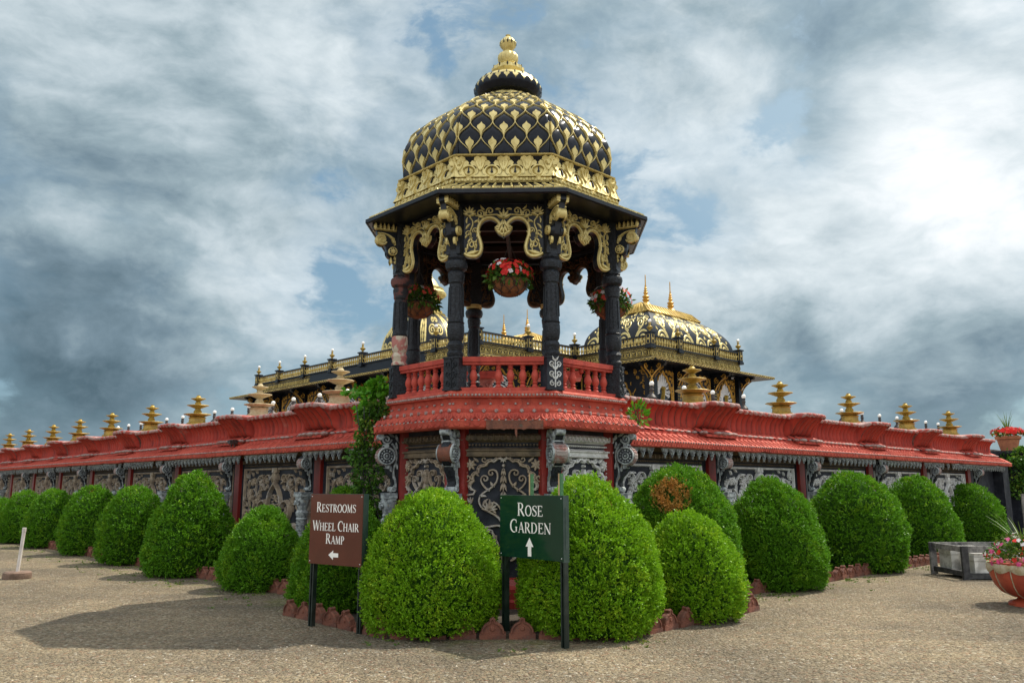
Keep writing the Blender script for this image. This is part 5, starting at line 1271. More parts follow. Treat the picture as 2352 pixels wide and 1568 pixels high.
            for uc in cs:
                for s in (-1, 1):
                    V0 = 0.10
                    S_ = lambda pts: [(uc+s*x*A, V0+y*0.44) for x, y in pts]
                    g.ribbon(S_(spiral(0.62, 0.42, 0.40, 0.05, 200, -1.8, 34)), 0.042, 0.02, T); g.ribbon(S_(bez((0.05, 0.0), (0.1, 0.5), (0.2, 0.7), (0.55, 0.95), 10)), 0.030, 0.02, T)
                    g.ribbon(S_(spiral(0.42, 1.15, 0.30, 0.04, 160, -1.7, 28)), 0.034, 0.02, T); g.ribbon(S_(spiral(0.80, 1.30, 0.22, 0.03, 0, 1.6, 24)), 0.030, 0.02, T)
                    g.ribbon(S_(spiral(0.30, 1.75, 0.18, 0.03, 180, -1.5, 20)), 0.030, 0.02, T)
                    for (x, y, a) in ((0.15, 0.3, 60), (0.30, 0.85, 20), (0.95, 0.75, 60), (0.6, 0.95, 100), (0.75, 1.0, 30), (0.15, 1.35, 100), (0.55, 1.55, 60), (0.95, 0.2, -30), (0.62, 0.42, 30)):
                        g.leafrib(uc+s*x*A, V0+y*0.44, R(a if s > 0 else 180-a), 0.075, 0.028, 0.025, T)
                for q in range(5): g.leafrib(uc, V0, R(90+(q-2)*32), 0.09, 0.03, 0.025, T)
        d = mb.build('vault_dome', M['black'], P, (cx, cy, 0), rot, 20); g.build('gold_scrollwork', M['gold'], d)
        cap = MB(); ax, ay = hx-1.25, hy-1.15
        z0, z1, rx = 10.14, 10.78, ax-0.75
        cv = [(-ax, -ay, z0), (ax, -ay, z0), (ax, ay, z0), (-ax, ay, z0), (-rx, 0, z1), (rx, 0, z1)]
        mid = [(-ax*0.72-rx*0.28, -ay*0.62, z0+0.34), (ax*0.72+rx*0.28, -ay*0.62, z0+0.34), (ax*0.72+rx*0.28, ay*0.62, z0+0.34), (-ax*0.72-rx*0.28, ay*0.62, z0+0.34)]
        cap.add(cv+mid, [(0, 1, 7, 6), (1, 2, 8, 7), (2, 3, 9, 8), (3, 0, 6, 9), (6, 7, 5, 4), (7, 8, 5), (8, 9, 4, 5), (9, 6, 4), (3, 2, 1, 0)])
        for (a, b) in ((0, 1), (1, 2), (2, 3), (3, 0)):
            a_, b_ = Vector(cv[a]), Vector(cv[b]); L = (b_-a_).length; m = max(2, int(L/0.24)); ma, mb_ = Vector(mid[a]), Vector(mid[b])
            for k in range(m+1):
                f = k/m; cap.tube([a_.lerp(b_, f)-Vector((0, 0, 0.03)), ma.lerp(mb_, f)+Vector((0, 0, 0.03)), (Vector(cv[4]) if a_.lerp(b_, f).x < 0 and (a, b) in ((3, 0),) else Vector((max(-rx, min(rx, ma.lerp(mb_, f).x)), 0, z1)))+Vector((0, 0, 0.02))], [0.075, 0.06, 0.04], 6)
        co = cap.build('gilded_cap', M['tile_gold'], P, (cx, cy, 0), rot, 30)
        for x in (-1.05, 1.05):
            sp = MB(); sp.lathe([(0.30, 10.66), (0.20, 10.82), (0.12, 10.90), (0.19, 11.0), (0.12, 11.08), (0.19, 11.16), (0.10, 11.24), (0.08, 11.30), (0.13, 11.36), (0.075, 11.42), (0.10, 11.48), (0.055, 11.53), (0.08, 11.60), (0.045, 11.65), (0.05, 11.72), (0.03, 11.78), (0.022, 12.3), (0.0, 12.32)], 12)
            sp.build('spire', M['gold_warm'], co, (x, 0, 0))
    vault(24.55, 15.0, 3.45, 2.15, 0); vault(24.8, 26.0, 3.45, 2.15, PI/2)
    # ---- great round dome with gold ribs and a lotus finial
    mb = MB(); prof = catmull([(2.25, 7.82), (2.40, 8.35), (2.46, 8.8), (2.42, 9.3), (2.25, 9.8), (1.92, 10.3), (1.42, 10.75), (0.85, 11.08), (0.45, 11.25)], 4)
    mb.lathe(prof, 48); o = mb.build('great_dome', M['black'], P, (18.0, 26.0, 0), 0.2, 60)
    g = MB(); n = len(prof)
    def T(u, v, h):
        v = min(max(v, 0), 1)*(n-1); i = min(int(v), n-2); f = v-i; r_ = prof[i][0]*(1-f)+prof[i+1][0]*f; z = prof[i][1]*(1-f)+prof[i+1][1]*f
        dr, dz = prof[i+1][0]-prof[i][0], prof[i+1][1]-prof[i][1]; l = math.hypot(dr, dz); rr_ = r_+h*dz/l
        return (rr_*cos(u), rr_*sin(u), z-h*dr/l)
    for k in range(10):
        u0 = 2*PI*k/10
        for s in (-0.055, 0.055): g.ribbon([(u0+s, i/14) for i in range(15)], 0.05, 0.03, T)
        for s in range(9): g.leafrib(u0, 0.08+s*0.1, PI/2, 0.10, 0.05, 0.03, T)
        for s in (-1, 1):
            uc = u0+PI/10
            g.ribbon([(uc+s*x*0.42, 0.16+y*0.42) for x, y in spiral(0.28, 0.25, 0.27, 0.03, 200, -1.8, 26)], 0.035, 0.03, T); g.ribbon([(uc+s*x*0.42, 0.16+y*0.42) for x, y in spiral(0.22, 0.85, 0.22, 0.03, 160, -1.7, 24)], 0.03, 0.03, T)
            g.ribbon([(uc+s*x*0.42, 0.16+y*0.42) for x, y in spiral(0.12, 1.25, 0.12, 0.03, 160, -1.5, 18)], 0.028, 0.03, T)
        for q in range(3): g.leafrib(u0+PI/10, 0.14, R(90+(q-1)*34), 0.10, 0.035, 0.03, T)
    g.build('gold_scrollwork', M['gold'], o)
    mb = MB(); mb.lathe([(0.95, 11.02), (1.0, 11.12), (0.78, 11.20), (0.82, 11.30), (0.55, 11.42), (0.42, 11.6), (0.45, 11.75), (0.75, 12.0), (1.0, 12.22), (1.02, 12.35), (0.85, 12.5), (0.88, 12.62), (0.62, 12.75), (0.45, 13.05), (0.32, 13.2), (0.22, 13.35), (0.26, 13.45), (0.16, 13.6), (0.18, 13.75), (0.10, 13.9), (0.06, 14.2), (0.0, 14.5)], 40, fl=0.05, fn=16)
    mb.build('lotus_finial', M['gold'], P, (18.0, 26.0, 0))
build_palace()
# red pedestals on the terrace, seen through the balusters
for k, (x, y, lab) in enumerate(((-0.62, 16.2, 'red stone pedestal with scroll carving seen through the gap in the front balusters'), (0.95, 16.2, 'red stone pedestal half hidden by the silver fronted column'))):
    t = thing('stone_pedestal', lab, 'pedestal', (x, y, 3.0), ROT, 'red pedestals behind the pavilion')
    mb = MB(); mb.box(-0.44, 0.44, -0.3, 0.3, 0.78, 0.84); mb.box(-0.40, 0.40, -0.27, 0.27, 0.84, 0.92); mb.build('slab', M['red'], t)
    mb = MB(); F = lambda u, v, h: (u, -0.15-h, v)
    mb.poly([(-0.30, 0), (-0.20, 0.3), (-0.12, 0.5), (-0.20, 0.7), (-0.28, 0.78), (0.28, 0.78), (0.20, 0.7), (0.12, 0.5), (0.20, 0.3), (0.30, 0)], -0.3, 0, F)
    for s in (-1, 1):
        mb.ribbon([(s*p, q) for p, q in spiral(0.16, 0.66, 0.09, 0.015, 180, 1.4, 18)], 0.035, 0.04, F); mb.ribbon([(s*p, q) for p, q in spiral(0.16, 0.16, 0.12, 0.015, 90, 1.4, 20)], 0.035, 0.04, F)
        for q in range(4): mb.leafrib(s*0.03, 0.2+q*0.1, R(60 if s > 0 else 120), 0.16, 0.06, 0.04, F)
    mb.build('carved_foot', mat('pink_worn_stone', (0.42, 0.17, 0.14), (0.34, 0.10, 0.08), 0.8, 0, 6), t)

# ================================================================== CLIPPED BOXWOOD SHRUBS
def egg(kind_):
    """radius and height along the side of a unit shrub, width 1, height 1"""
    P = {'round': [(0.39, 0.0), (0.455, 0.09), (0.495, 0.26), (0.495, 0.40), (0.465, 0.55), (0.395, 0.71), (0.29, 0.85), (0.16, 0.955), (0.0, 1.0)],
         'egg': [(0.40, 0.0), (0.465, 0.09), (0.50, 0.26), (0.485, 0.40), (0.44, 0.55), (0.365, 0.71), (0.26, 0.85), (0.14, 0.955), (0.0, 1.0)],
         'cone': [(0.41, 0.0), (0.475, 0.09), (0.50, 0.24), (0.475, 0.38), (0.415, 0.54), (0.325, 0.70), (0.22, 0.84), (0.105, 0.95), (0.0, 1.0)]}[kind_]
    return catmull(P, 6)
def shrub_mesh(name, kind_, w, h, seed, n_sprig, mats, leaf=0.034, dead=None, lump=0.075):
    prof = np.array(egg(kind_)); r = np.random.RandomState(seed)
    R_ = prof[:, 0]*w; Z_ = prof[:, 1]*h
    seg = np.hypot(np.diff(R_), np.diff(Z_)); area = seg*(R_[:-1]+R_[1:])*PI; cdf = np.cumsum(area)/area.sum()
    def sample(n):
        i = np.searchsorted(cdf, r.rand(n)); f = r.rand(n); i = np.clip(i, 0, len(seg)-1)
        rad = R_[i]*(1-f)+R_[i+1]*f; z = Z_[i]*(1-f)+Z_[i+1]*f; a = r.rand(n)*2*PI
        tr, tz = R_[i+1]-R_[i], Z_[i+1]-Z_[i]; L = np.hypot(tr, tz); nr, nz = tz/L, -tr/L
        P = np.stack([rad*np.cos(a), rad*np.sin(a), z], 1); N = np.stack([nr*np.cos(a), nr*np.sin(a), nz], 1)
        return P, N
    def lumps(P):
        return np.array([noise.noise(Vector((p[0]*2.6+seed, p[1]*2.6, p[2]*2.6)))*1.0+0.7*noise.noise(Vector((p[0]*7+seed, p[1]*7, p[2]*7)))+0.55*noise.noise(Vector((p[0]*15+seed, p[1]*15, p[2]*11))) for p in P])*lump
    P, N = sample(n_sprig); Lp = lumps(P)
    stray = np.where(r.rand(n_sprig) < 0.05, 0.05*r.rand(n_sprig), 0.0)
    P = P+N*(Lp-0.02-0.055*r.rand(n_sprig)**2+stray)[:, None]
    # sprig directions lean outwards and up
    D = N*0.9+r.normal(0, 0.35, N.shape); D[:, 2] += 0.45; D /= np.linalg.norm(D, axis=1)[:, None]
    nl = 9; k = np.arange(nl)
    base = np.repeat(P, nl, 0)+np.repeat(D, nl, 0)*(np.tile(k, n_sprig)*0.0085)[:, None]
    dirs = np.repeat(D, nl, 0)*0.75
    v, f = leaves_np(base, dirs, leaf, 0.55, seed+1, up=0.05, tilt=0.55, cup=0.06)
    mi = np.zeros(len(f), int)
    if dead is not None:
        c, rad_ = dead; dd = np.linalg.norm((base-np.array(c))*np.array([1, 0.6, 1]), axis=1)
        mi[dd < rad_*(0.75+0.5*np.repeat(r.rand(n_sprig), nl))] = 2
    # inner body of twigs and shaded leaves
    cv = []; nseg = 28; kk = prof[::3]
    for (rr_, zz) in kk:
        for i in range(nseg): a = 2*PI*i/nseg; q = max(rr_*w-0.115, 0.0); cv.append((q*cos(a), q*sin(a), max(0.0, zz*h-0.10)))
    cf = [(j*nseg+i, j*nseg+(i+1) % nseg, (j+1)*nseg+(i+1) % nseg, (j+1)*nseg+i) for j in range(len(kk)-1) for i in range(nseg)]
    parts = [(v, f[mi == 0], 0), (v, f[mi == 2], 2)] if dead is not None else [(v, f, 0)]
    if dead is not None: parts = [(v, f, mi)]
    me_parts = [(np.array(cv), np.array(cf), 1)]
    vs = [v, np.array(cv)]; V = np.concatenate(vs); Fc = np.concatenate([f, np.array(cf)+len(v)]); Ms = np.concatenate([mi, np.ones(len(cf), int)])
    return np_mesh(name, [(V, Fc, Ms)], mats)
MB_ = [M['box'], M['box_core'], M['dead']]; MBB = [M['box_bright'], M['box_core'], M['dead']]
NS = 10500
protoS = {}
SHR = [  # x, y, width, height, shape, bright, seed, label
    (-16.54, 26.66, 1.45, 1.25, 'round', 0, 3, 'clipped boxwood cut off by the frame at the far left end of the row'),
    (-14.83, 25.17, 1.32, 1.50, 'egg', 0, 4, 'clipped boxwood far down the left wall, second from the frame edge'),
    (-13.00, 23.47, 1.46, 1.55, 'egg', 0, 3, 'clipped boxwood on the left wall behind the white pole and its disc'),
    (-10.64, 21.02, 1.52, 1.64, 'egg', 0, 4, 'clipped boxwood midway down the left row with lit crest, right of the white pole'),
    (-8.39, 18.39, 1.42, 1.62, 'round', 0, 4, 'rounded boxwood just left of the tall pointed one on the left wall'),
    (-6.24, 16.17, 1.66, 1.90, 'cone', 0, 5, 'tallest pointed boxwood on the left, half in sunlight'),
    (-4.16, 13.97, 1.36, 1.30, 'cone', 0, 5, 'low pointed boxwood left of the restrooms sign'),
    (-2.28, 11.35, 1.36, 1.38, 'egg', 0, 4, 'dark boxwood directly behind the brown restrooms sign'),
    (-2.68, 13.45, 1.20, 1.62, 'egg', 0, 3, 'boxwood in deep shade under the hanging ivy, its top above the restrooms sign'),
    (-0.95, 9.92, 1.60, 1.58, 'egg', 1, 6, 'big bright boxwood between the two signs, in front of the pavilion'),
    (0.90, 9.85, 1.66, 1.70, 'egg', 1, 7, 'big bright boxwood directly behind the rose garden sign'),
    (2.33, 10.88, 1.28, 1.30, 'egg', 1, 8, 'small yellowish boxwood in front of the one with the dead patch'),
    (2.52, 12.45, 1.70, 1.92, 'round', 0, 9, 'tall boxwood with a dead orange brown patch, right of the pavilion'),
    (4.42, 14.06, 1.66, 1.74, 'egg', 0, 7, 'first boxwood to the right of the one with the dead patch'),
    (6.99, 16.86, 1.90, 1.90, 'round', 0, 6, 'largest boxwood on the right, left of the timber crate'),
    (9.73, 19.89, 1.80, 1.87, 'egg', 0, 6, 'boxwood standing right behind the timber crate'),
    (13.85, 24.96, 1.80, 1.72, 'egg', 0, 6, 'boxwood behind the flower urn, second from the right end of the wall'),
    (18.24, 30.57, 1.70, 1.90, 'round', 0, 4, 'last boxwood on the right, next to the ivy covered pier'),
]
for (x, y, w, h, shp, br, seed, lab) in SHR:
    dead = ((-0.24, -0.62, 1.52), 0.27) if 'dead orange' in lab else None
    near = math.hypot(x, y) < 15
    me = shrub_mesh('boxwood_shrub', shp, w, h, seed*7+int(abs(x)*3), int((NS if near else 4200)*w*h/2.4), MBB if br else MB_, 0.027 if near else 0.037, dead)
    o = put('boxwood_shrub', me, None, (x, y, 0.03), 0)
    tag(o, lab, 'shrub', 'clipped boxwood shrubs along the walls')

# ================================================================== TERRACOTTA EDGING TILES
def tile_mesh(seed):
    mb = MB(); r = random.Random(seed)
    ol = [(-0.143, 0.0), (0.143, 0.0), (0.143, 0.085), (0.128, 0.09), (0.118, 0.135), (0.085, 0.175), (0.04, 0.198), (0.022, 0.205), (0.024, 0.235), (0.0, 0.247), (-0.024, 0.235), (-0.022, 0.205), (-0.04, 0.198), (-0.085, 0.175), (-0.118, 0.135), (-0.128, 0.09), (-0.143, 0.085)]
    F = lambda u, v, h: (u, -h, v)
    mb.poly(ol, -0.035, 0.035, F)
    for hs in (1,):
        mb.ribbon([(p*0.93, q-0.006) for p, q in ol[3:16]], 0.03, 0.05, F, 0, 0.03); mb.box(-0.147, 0.147, -0.047, 0.045, 0.0, 0.075)
        mb.dot(0, 0.135, 0.035, 0.048, F, 0, 8, 0.03)
    return mb.mesh('edging_tile', M['terracotta'], 30)
TM = [tile_mesh(i) for i in range(3)]
rt = random.Random(9)
def tile_run(p, q, label, group, skip=0.0):
    p = Vector((p[0], p[1], 0)); q = Vector((q[0], q[1], 0)); d = (q-p); n = int(d.length/0.302); a = math.atan2(d.y, d.x)
    for i in range(n):
        if rt.random() < skip: continue
        c = p+d*((i+0.5)/n)
        s = put('edging_tile', TM[i % 3], None, (c.x, c.y, -0.01-0.02*rt.random()), a+R(rt.uniform(-3, 3)))
        s.rotation_euler[0] = R(rt.uniform(-5, 9)); s.rotation_euler[1] = R(rt.uniform(-2, 2))
        tag(s, label, 'edging tile', group)
def xy(v): return (v.x, v.y)
tile_run(xy(PL(31, 2.45)), xy(PL(2.35, 2.45)), 'scalloped terracotta edging tile in the row below the left wall shrubs', 'edging tiles below the left wall shrubs')
tile_run(xy(PL(0.55, 3.46)), (CX-1.30, 9.42), 'scalloped terracotta edging tile leaning between the legs of the restrooms sign', 'edging tiles at the restrooms sign')
tile_run((CX-1.30, 9.42), (CX+1.34, 9.42), 'scalloped terracotta edging tile in the straight front row before the pavilion', 'front edging tiles before the pavilion')
tile_run((CX+1.34, 9.42), xy(PR(1.5, 3.42)), 'scalloped terracotta edging tile turning the corner right of the rose garden sign', 'edging tiles right of the rose garden sign')
tile_run(xy(PR(2.3, 2.5)), xy(PR(20.0, 2.5)), 'scalloped terracotta edging tile in the row below the right wall shrubs', 'edging tiles below the right wall shrubs')

# ================================================================== SIGNS
def stroke_glyphs():
    """serif capitals drawn with thick and thin strokes: (points, width) in cap-height units; advance width"""
    k, n = 0.135, 0.055; G = {}
    sf = lambda x, y, w=0.12: ([(x-w, y), (x+w, y)], 0.05)
    def vs(x): return [([(x, 0.0), (x, 1.0)], k), sf(x, 0.02), sf(x, 0.98)]
    el = lambda cx, cy, rx, ry, a0, a1, m=16: [(cx+rx*cos(R(a0+(a1-a0)*i/m)), cy+ry*sin(R(a0+(a1-a0)*i/m))) for i in range(m+1)]
    ow = lambda m=16: [0.06+0.075*abs(cos(2*PI*i/m)) for i in range(m+1)]
    G['R'] = (vs(0.16)+[([(0.16, 0.97)]+el(0.34, 0.735, 0.20, 0.235, 90, -90, 10)+[(0.16, 0.50)], [n]*3+[0.08, 0.11, 0.13, 0.135, 0.13, 0.11, 0.08]+[n]*3), ([(0.34, 0.50), (0.66, 0.02)], k), sf(0.68, 0.02, 0.07)], 0.78)
    G['P'] = (vs(0.16)+[([(0.16, 0.97)]+el(0.32, 0.71, 0.21, 0.26, 90, -90, 10)+[(0.16, 0.45)], [n]*3+[0.08, 0.11, 0.13, 0.135, 0.13, 0.11, 0.08]+[n]*3)], 0.66)
    G['D'] = (vs(0.16)+[([(0.16, 0.97)]+el(0.34, 0.50, 0.36, 0.47, 90, -90, 14)+[(0.16, 0.03)], [n]*3+[0.07, 0.09, 0.115, 0.13, 0.14, 0.14, 0.14, 0.13, 0.115, 0.09, 0.07]+[n]*3)], 0.86)
    G['E'] = (vs(0.16)+[([(0.10, 0.97), (0.56, 0.97)], n), ([(0.10, 0.03), (0.60, 0.03)], n), ([(0.16, 0.51), (0.46, 0.51)], n), ([(0.56, 0.99), (0.57, 0.80)], n), ([(0.60, 0.01), (0.63, 0.22)], n), ([(0.46, 0.60), (0.46, 0.42)], n)], 0.70)
    G['L'] = (vs(0.16)+[([(0.10, 0.03), (0.56, 0.03)], n), ([(0.56, 0.01), (0.60, 0.24)], n)], 0.66)
    G['T'] = ([([(0.34, 0), (0.34, 1.0)], k), sf(0.34, 0.02), ([(0.04, 0.97), (0.64, 0.97)], n), ([(0.05, 0.99), (0.03, 0.78)], n), ([(0.63, 0.99), (0.65, 0.78)], n)], 0.70)
    G['I'] = (vs(0.17), 0.36)
    G['H'] = (vs(0.16)+vs(0.66)+[([(0.16, 0.51), (0.66, 0.51)], n)], 0.84)
    G['N'] = ([([(0.14, 0), (0.14, 1.0)], n), sf(0.14, 0.02, 0.10), ([(0.10, 0.98), (0.70, 0.02)], k), ([(0.72, 0), (0.72, 1.0)], n), sf(0.72, 0.98, 0.10), sf(0.08, 0.98, 0.07)], 0.86)
    G['M'] = ([([(0.14, 0), (0.16, 1.0)], n), sf(0.14, 0.02, 0.10), ([(0.16, 0.99), (0.46, 0.03)], k), ([(0.46, 0.03), (0.76, 0.99)], n), ([(0.78, 0), (0.76, 1.0)], k), sf(0.78, 0.02, 0.12), sf(0.10, 0.98, 0.07), sf(0.82, 0.98, 0.07)], 0.96)
    G['A'] = ([([(0.10, 0.0), (0.38, 1.0)], n), ([(0.38, 1.0), (0.66, 0.0)], k), ([(0.20, 0.34), (0.56, 0.34)], n), sf(0.10, 0.02, 0.09), sf(0.67, 0.02, 0.11)], 0.78)
    G['W'] = ([([(0.06, 1.0), (0.30, 0.0)], k), ([(0.30, 0.02), (0.54, 0.98)], n), ([(0.52, 0.98), (0.76, 0.0)], k), ([(0.76, 0.02), (0.98, 0.98)], n), sf(0.07, 0.98, 0.11), sf(0.52, 0.98, 0.09), sf(0.99, 0.98, 0.08)], 1.04)
    G['O'] = ([(el(0.42, 0.5, 0.34, 0.48, 0, 360, 24), [0.06+0.08*abs(cos(2*PI*i/24)) for i in range(25)])], 0.86)
    G['C'] = ([(el(0.44, 0.5, 0.36, 0.48, 55, 305, 20), [0.06+0.085*max(0, -cos(R(55+250*i/20))) for i in range(21)]), ([(0.64, 0.98), (0.66, 0.72)], n)], 0.76)
    G['G'] = ([(el(0.44, 0.5, 0.36, 0.48, 55, 290, 20), [0.06+0.085*max(0, -cos(R(55+235*i/20))) for i in range(21)]), ([(0.64, 0.98), (0.66, 0.72)], n), ([(0.66, 0.40), (0.66, 0.06)], 0.12), ([(0.54, 0.41), (0.76, 0.41)], 0.05)], 0.84)
    G['S'] = ([(catmull([(0.54, 0.80), (0.46, 0.94), (0.30, 0.97), (0.14, 0.88), (0.13, 0.70), (0.28, 0.55), (0.44, 0.44), (0.53, 0.27), (0.46, 0.09), (0.28, 0.03), (0.13, 0.10), (0.07, 0.24)], 3), [0.05, 0.05, 0.05, 0.05, 0.05, 0.05, 0.055, 0.06, 0.07, 0.08, 0.095, 0.11]+[0.13]*8+[0.11, 0.1, 0.09, 0.08, 0.07, 0.06, 0.055, 0.05]+[0.05]*6), ([(0.54, 0.98), (0.55, 0.74)], n), ([(0.07, 0.30), (0.07, 0.02)], n)], 0.64)
    return G
GL = stroke_glyphs()
def text(mb, words, cx, y, cap, small, F, cond=0.80):
    """small-caps line centred on cx; words: list of words"""
    adv = 0; items = []
    for wi, wd in enumerate(words):
        if wi: adv += 0.30*cap*cond
        for i, ch in enumerate(wd):
            st, w = GL[ch]; c = cap if i == 0 else small
            items.append((st, adv, c)); adv += w*c*cond+0.015*cap
    for st, a, c in items:
        for pts, w in st:
            ws = [x*c*1.15 for x in w] if hasattr(w, '__len__') else w*c*1.15
            if hasattr(ws, '__len__') and len(ws) != len(pts): ws = [ws[min(int(i*len(ws)/len(pts)), len(ws)-1)] for i in range(len(pts))]
            P = [(cx-adv/2+a+x*c*cond, y+z*c) for x, z in pts]
            n = len(P); W_ = ws if hasattr(ws, '__len__') else [ws]*n; vs = []
            for i, (x, z) in enumerate(P):
                p, q = P[max(i-1, 0)], P[min(i+1, n-1)]; dx, dz = q[0]-p[0], q[1]-p[1]; L = math.hypot(dx, dz) or 1e-9
                nx, nz = -dz/L*W_[i]/2, dx/L*W_[i]/2; vs += [F(x+nx, z+nz, 0.0012), F(x-nx, z-nz, 0.0012)]
            mb.add(vs, [(2*i, 2*i+1, 2*i+3, 2*i+2) for i in range(n-1)])
def arrow(mb, cx, cy, L, ang, F):
    pts = [(0.5, 0), (0.02, 0.32), (0.02, 0.14), (-0.5, 0.14), (-0.5, -0.14), (0.02, -0.14), (0.02, -0.32)]
    c, s = cos(ang), sin(ang); mb.poly([(cx+L*(x*c-y*s), cy+L*(x*s+y*c)) for x, y in pts], 0.0, 0.0014, F)
def sign(label, a, b, z0, z1, face, lines, arr, post_z=(0, 0)):
    a = Vector((*a, 0)); b = Vector((*b, 0)); d = b-a; w = d.length; rz = math.atan2(d.y, d.x); c = (a+b)/2
    t = thing('direction_sign', label, 'sign', (c.x, c.y, 0), rz)
    F = lambda u, v, h: (u, -0.045-h, v)
    mb = MB(); mb.box(-w/2, w/2, -0.045, -0.040, z0, z1); pn = mb.build('sign_panel', face, t)
    mb = MB(); mb.box(-w/2, -w/2+0.02, -0.040, 0.03, z0, z1); mb.box(w/2-0.02, w/2+0.003, -0.040, 0.045, z0-0.01, z1+0.004); mb.box(-w/2+0.02, w/2-0.02, -0.040, 0.03, z1-0.02, z1+0.003); mb.box(-w/2+0.02, w/2-0.02, -0.040, 0.03, z0, z0+0.02)
    mb.box(w/2+0.003, w/2+0.007, -0.012, 0.02, z0+0.12, z1-0.12)
    mb.build('sign_frame', M['sign_frame'], t)
    for x in (-w/2+0.05, w/2-0.03):
        mb = MB(); mb.box(x-0.032, x-0.012, -0.030, 0.03, 0, z0); mb.box(x-0.012, x+0.012, 0.008, 0.026, 0, z0); mb.box(x+0.012, x+0.032, -0.030, 0.03, 0, z0); mb.build('post', M['post_dark'], t)
    mb = MB()
    for (words, cap, y) in lines: text(mb, words, 0, y, cap, cap*0.80, F, 0.95*w/0.86)
    mb.build('lettering', M['letter'], pn)
    mb = MB(); arrow(mb, arr[0], arr[1], arr[2], arr[3], F); mb.build('arrow', M['letter'], pn)
    mb = MB()
    for x in (-w/2+0.02, w/2-0.025):
        for z in (z0+0.03, z1-0.03): mb.dot(x, z, 0.008, 0.004, F, 0, 8)
    mb.build('screw', M['screw'], pn)
    return t, w
s1, w1 = sign('brown restrooms and wheel chair ramp sign with a white arrow pointing left', (-2.46, 10.25), (-1.72, 9.72), 0.74, 1.57, M['sign_brown'],
     [(['RESTROOMS'], 0.118, 1.355), (['WHEEL', 'CHAIR'], 0.118, 1.135), (['RAMP'], 0.118, 0.985)], (-0.02, 0.855, 0.17, PI))
s2, w2 = sign('dark green rose garden sign with a white arrow pointing up', (-0.105, 9.65), (0.575, 8.86), 0.875, 1.56, M['sign_green'],
     [(['ROSE'], 0.145, 1.335), (['GARDEN'], 0.145, 1.15)], (-0.01, 1.0, 0.20, PI/2))
for x, y in ((-0.085, 0.055), (0.395, 0.055)):
    mb = MB(); mb.box(x-0.022, x, y-0.02, y+0.02, 0.90, 1.80, 0); mb.box(x, x+0.018, y-0.02, y+0.02, 0.90, 1.80, 1)
    k = mb.build('stake', [M['stake'], M['stake_green']], s2)
    for z in (1.63, 1.70, 1.76): nb = MB(); nb.tube([(x+0.018, y, z), (x+0.05, y-0.01, z+0.004)], 0.0022, 5); nb.build('nail', M['screw'], k)

# ================================================================== HANGING BASKETS
def flowers_np(P, N, size, seed):
    """five petals per flower, turned to face outwards"""
    r = np.random.RandomState(seed); n = len(P)
    N = N/np.linalg.norm(N, axis=1)[:, None]; q = r.normal(0, 1, N.shape); U = np.cross(N, q); U /= np.linalg.norm(U, axis=1)[:, None]; W_ = np.cross(N, U)
    vs = []
    for k in range(5):
        a = 2*PI*k/5; d = U*cos(a)+W_*sin(a); sd = -U*sin(a)+W_*cos(a); s = size*(0.8+0.4*r.rand(n))[:, None]
        vs.append(np.stack([P, P+d*s*0.62+sd*s*0.42+N*s*0.12, P+d*s*0.98+N*s*0.05, P+d*s*0.62-sd*s*0.42+N*s*0.12], 1).reshape(-1, 3))
    V = np.concatenate(vs); return V, np.arange(len(V)).reshape(-1, 4)
def blob(n, c, rad, r, shell=0.75, zmin=-1.0):
    N = r.normal(0, 1, (int(n*1.6)+8, 3)); N /= np.linalg.norm(N, axis=1)[:, None]; N = N[N[:, 2] > zmin][:n]
    q = shell+(1-shell)*r.rand(len(N)); return np.array(c)+N*np.array(rad)*q[:, None], N
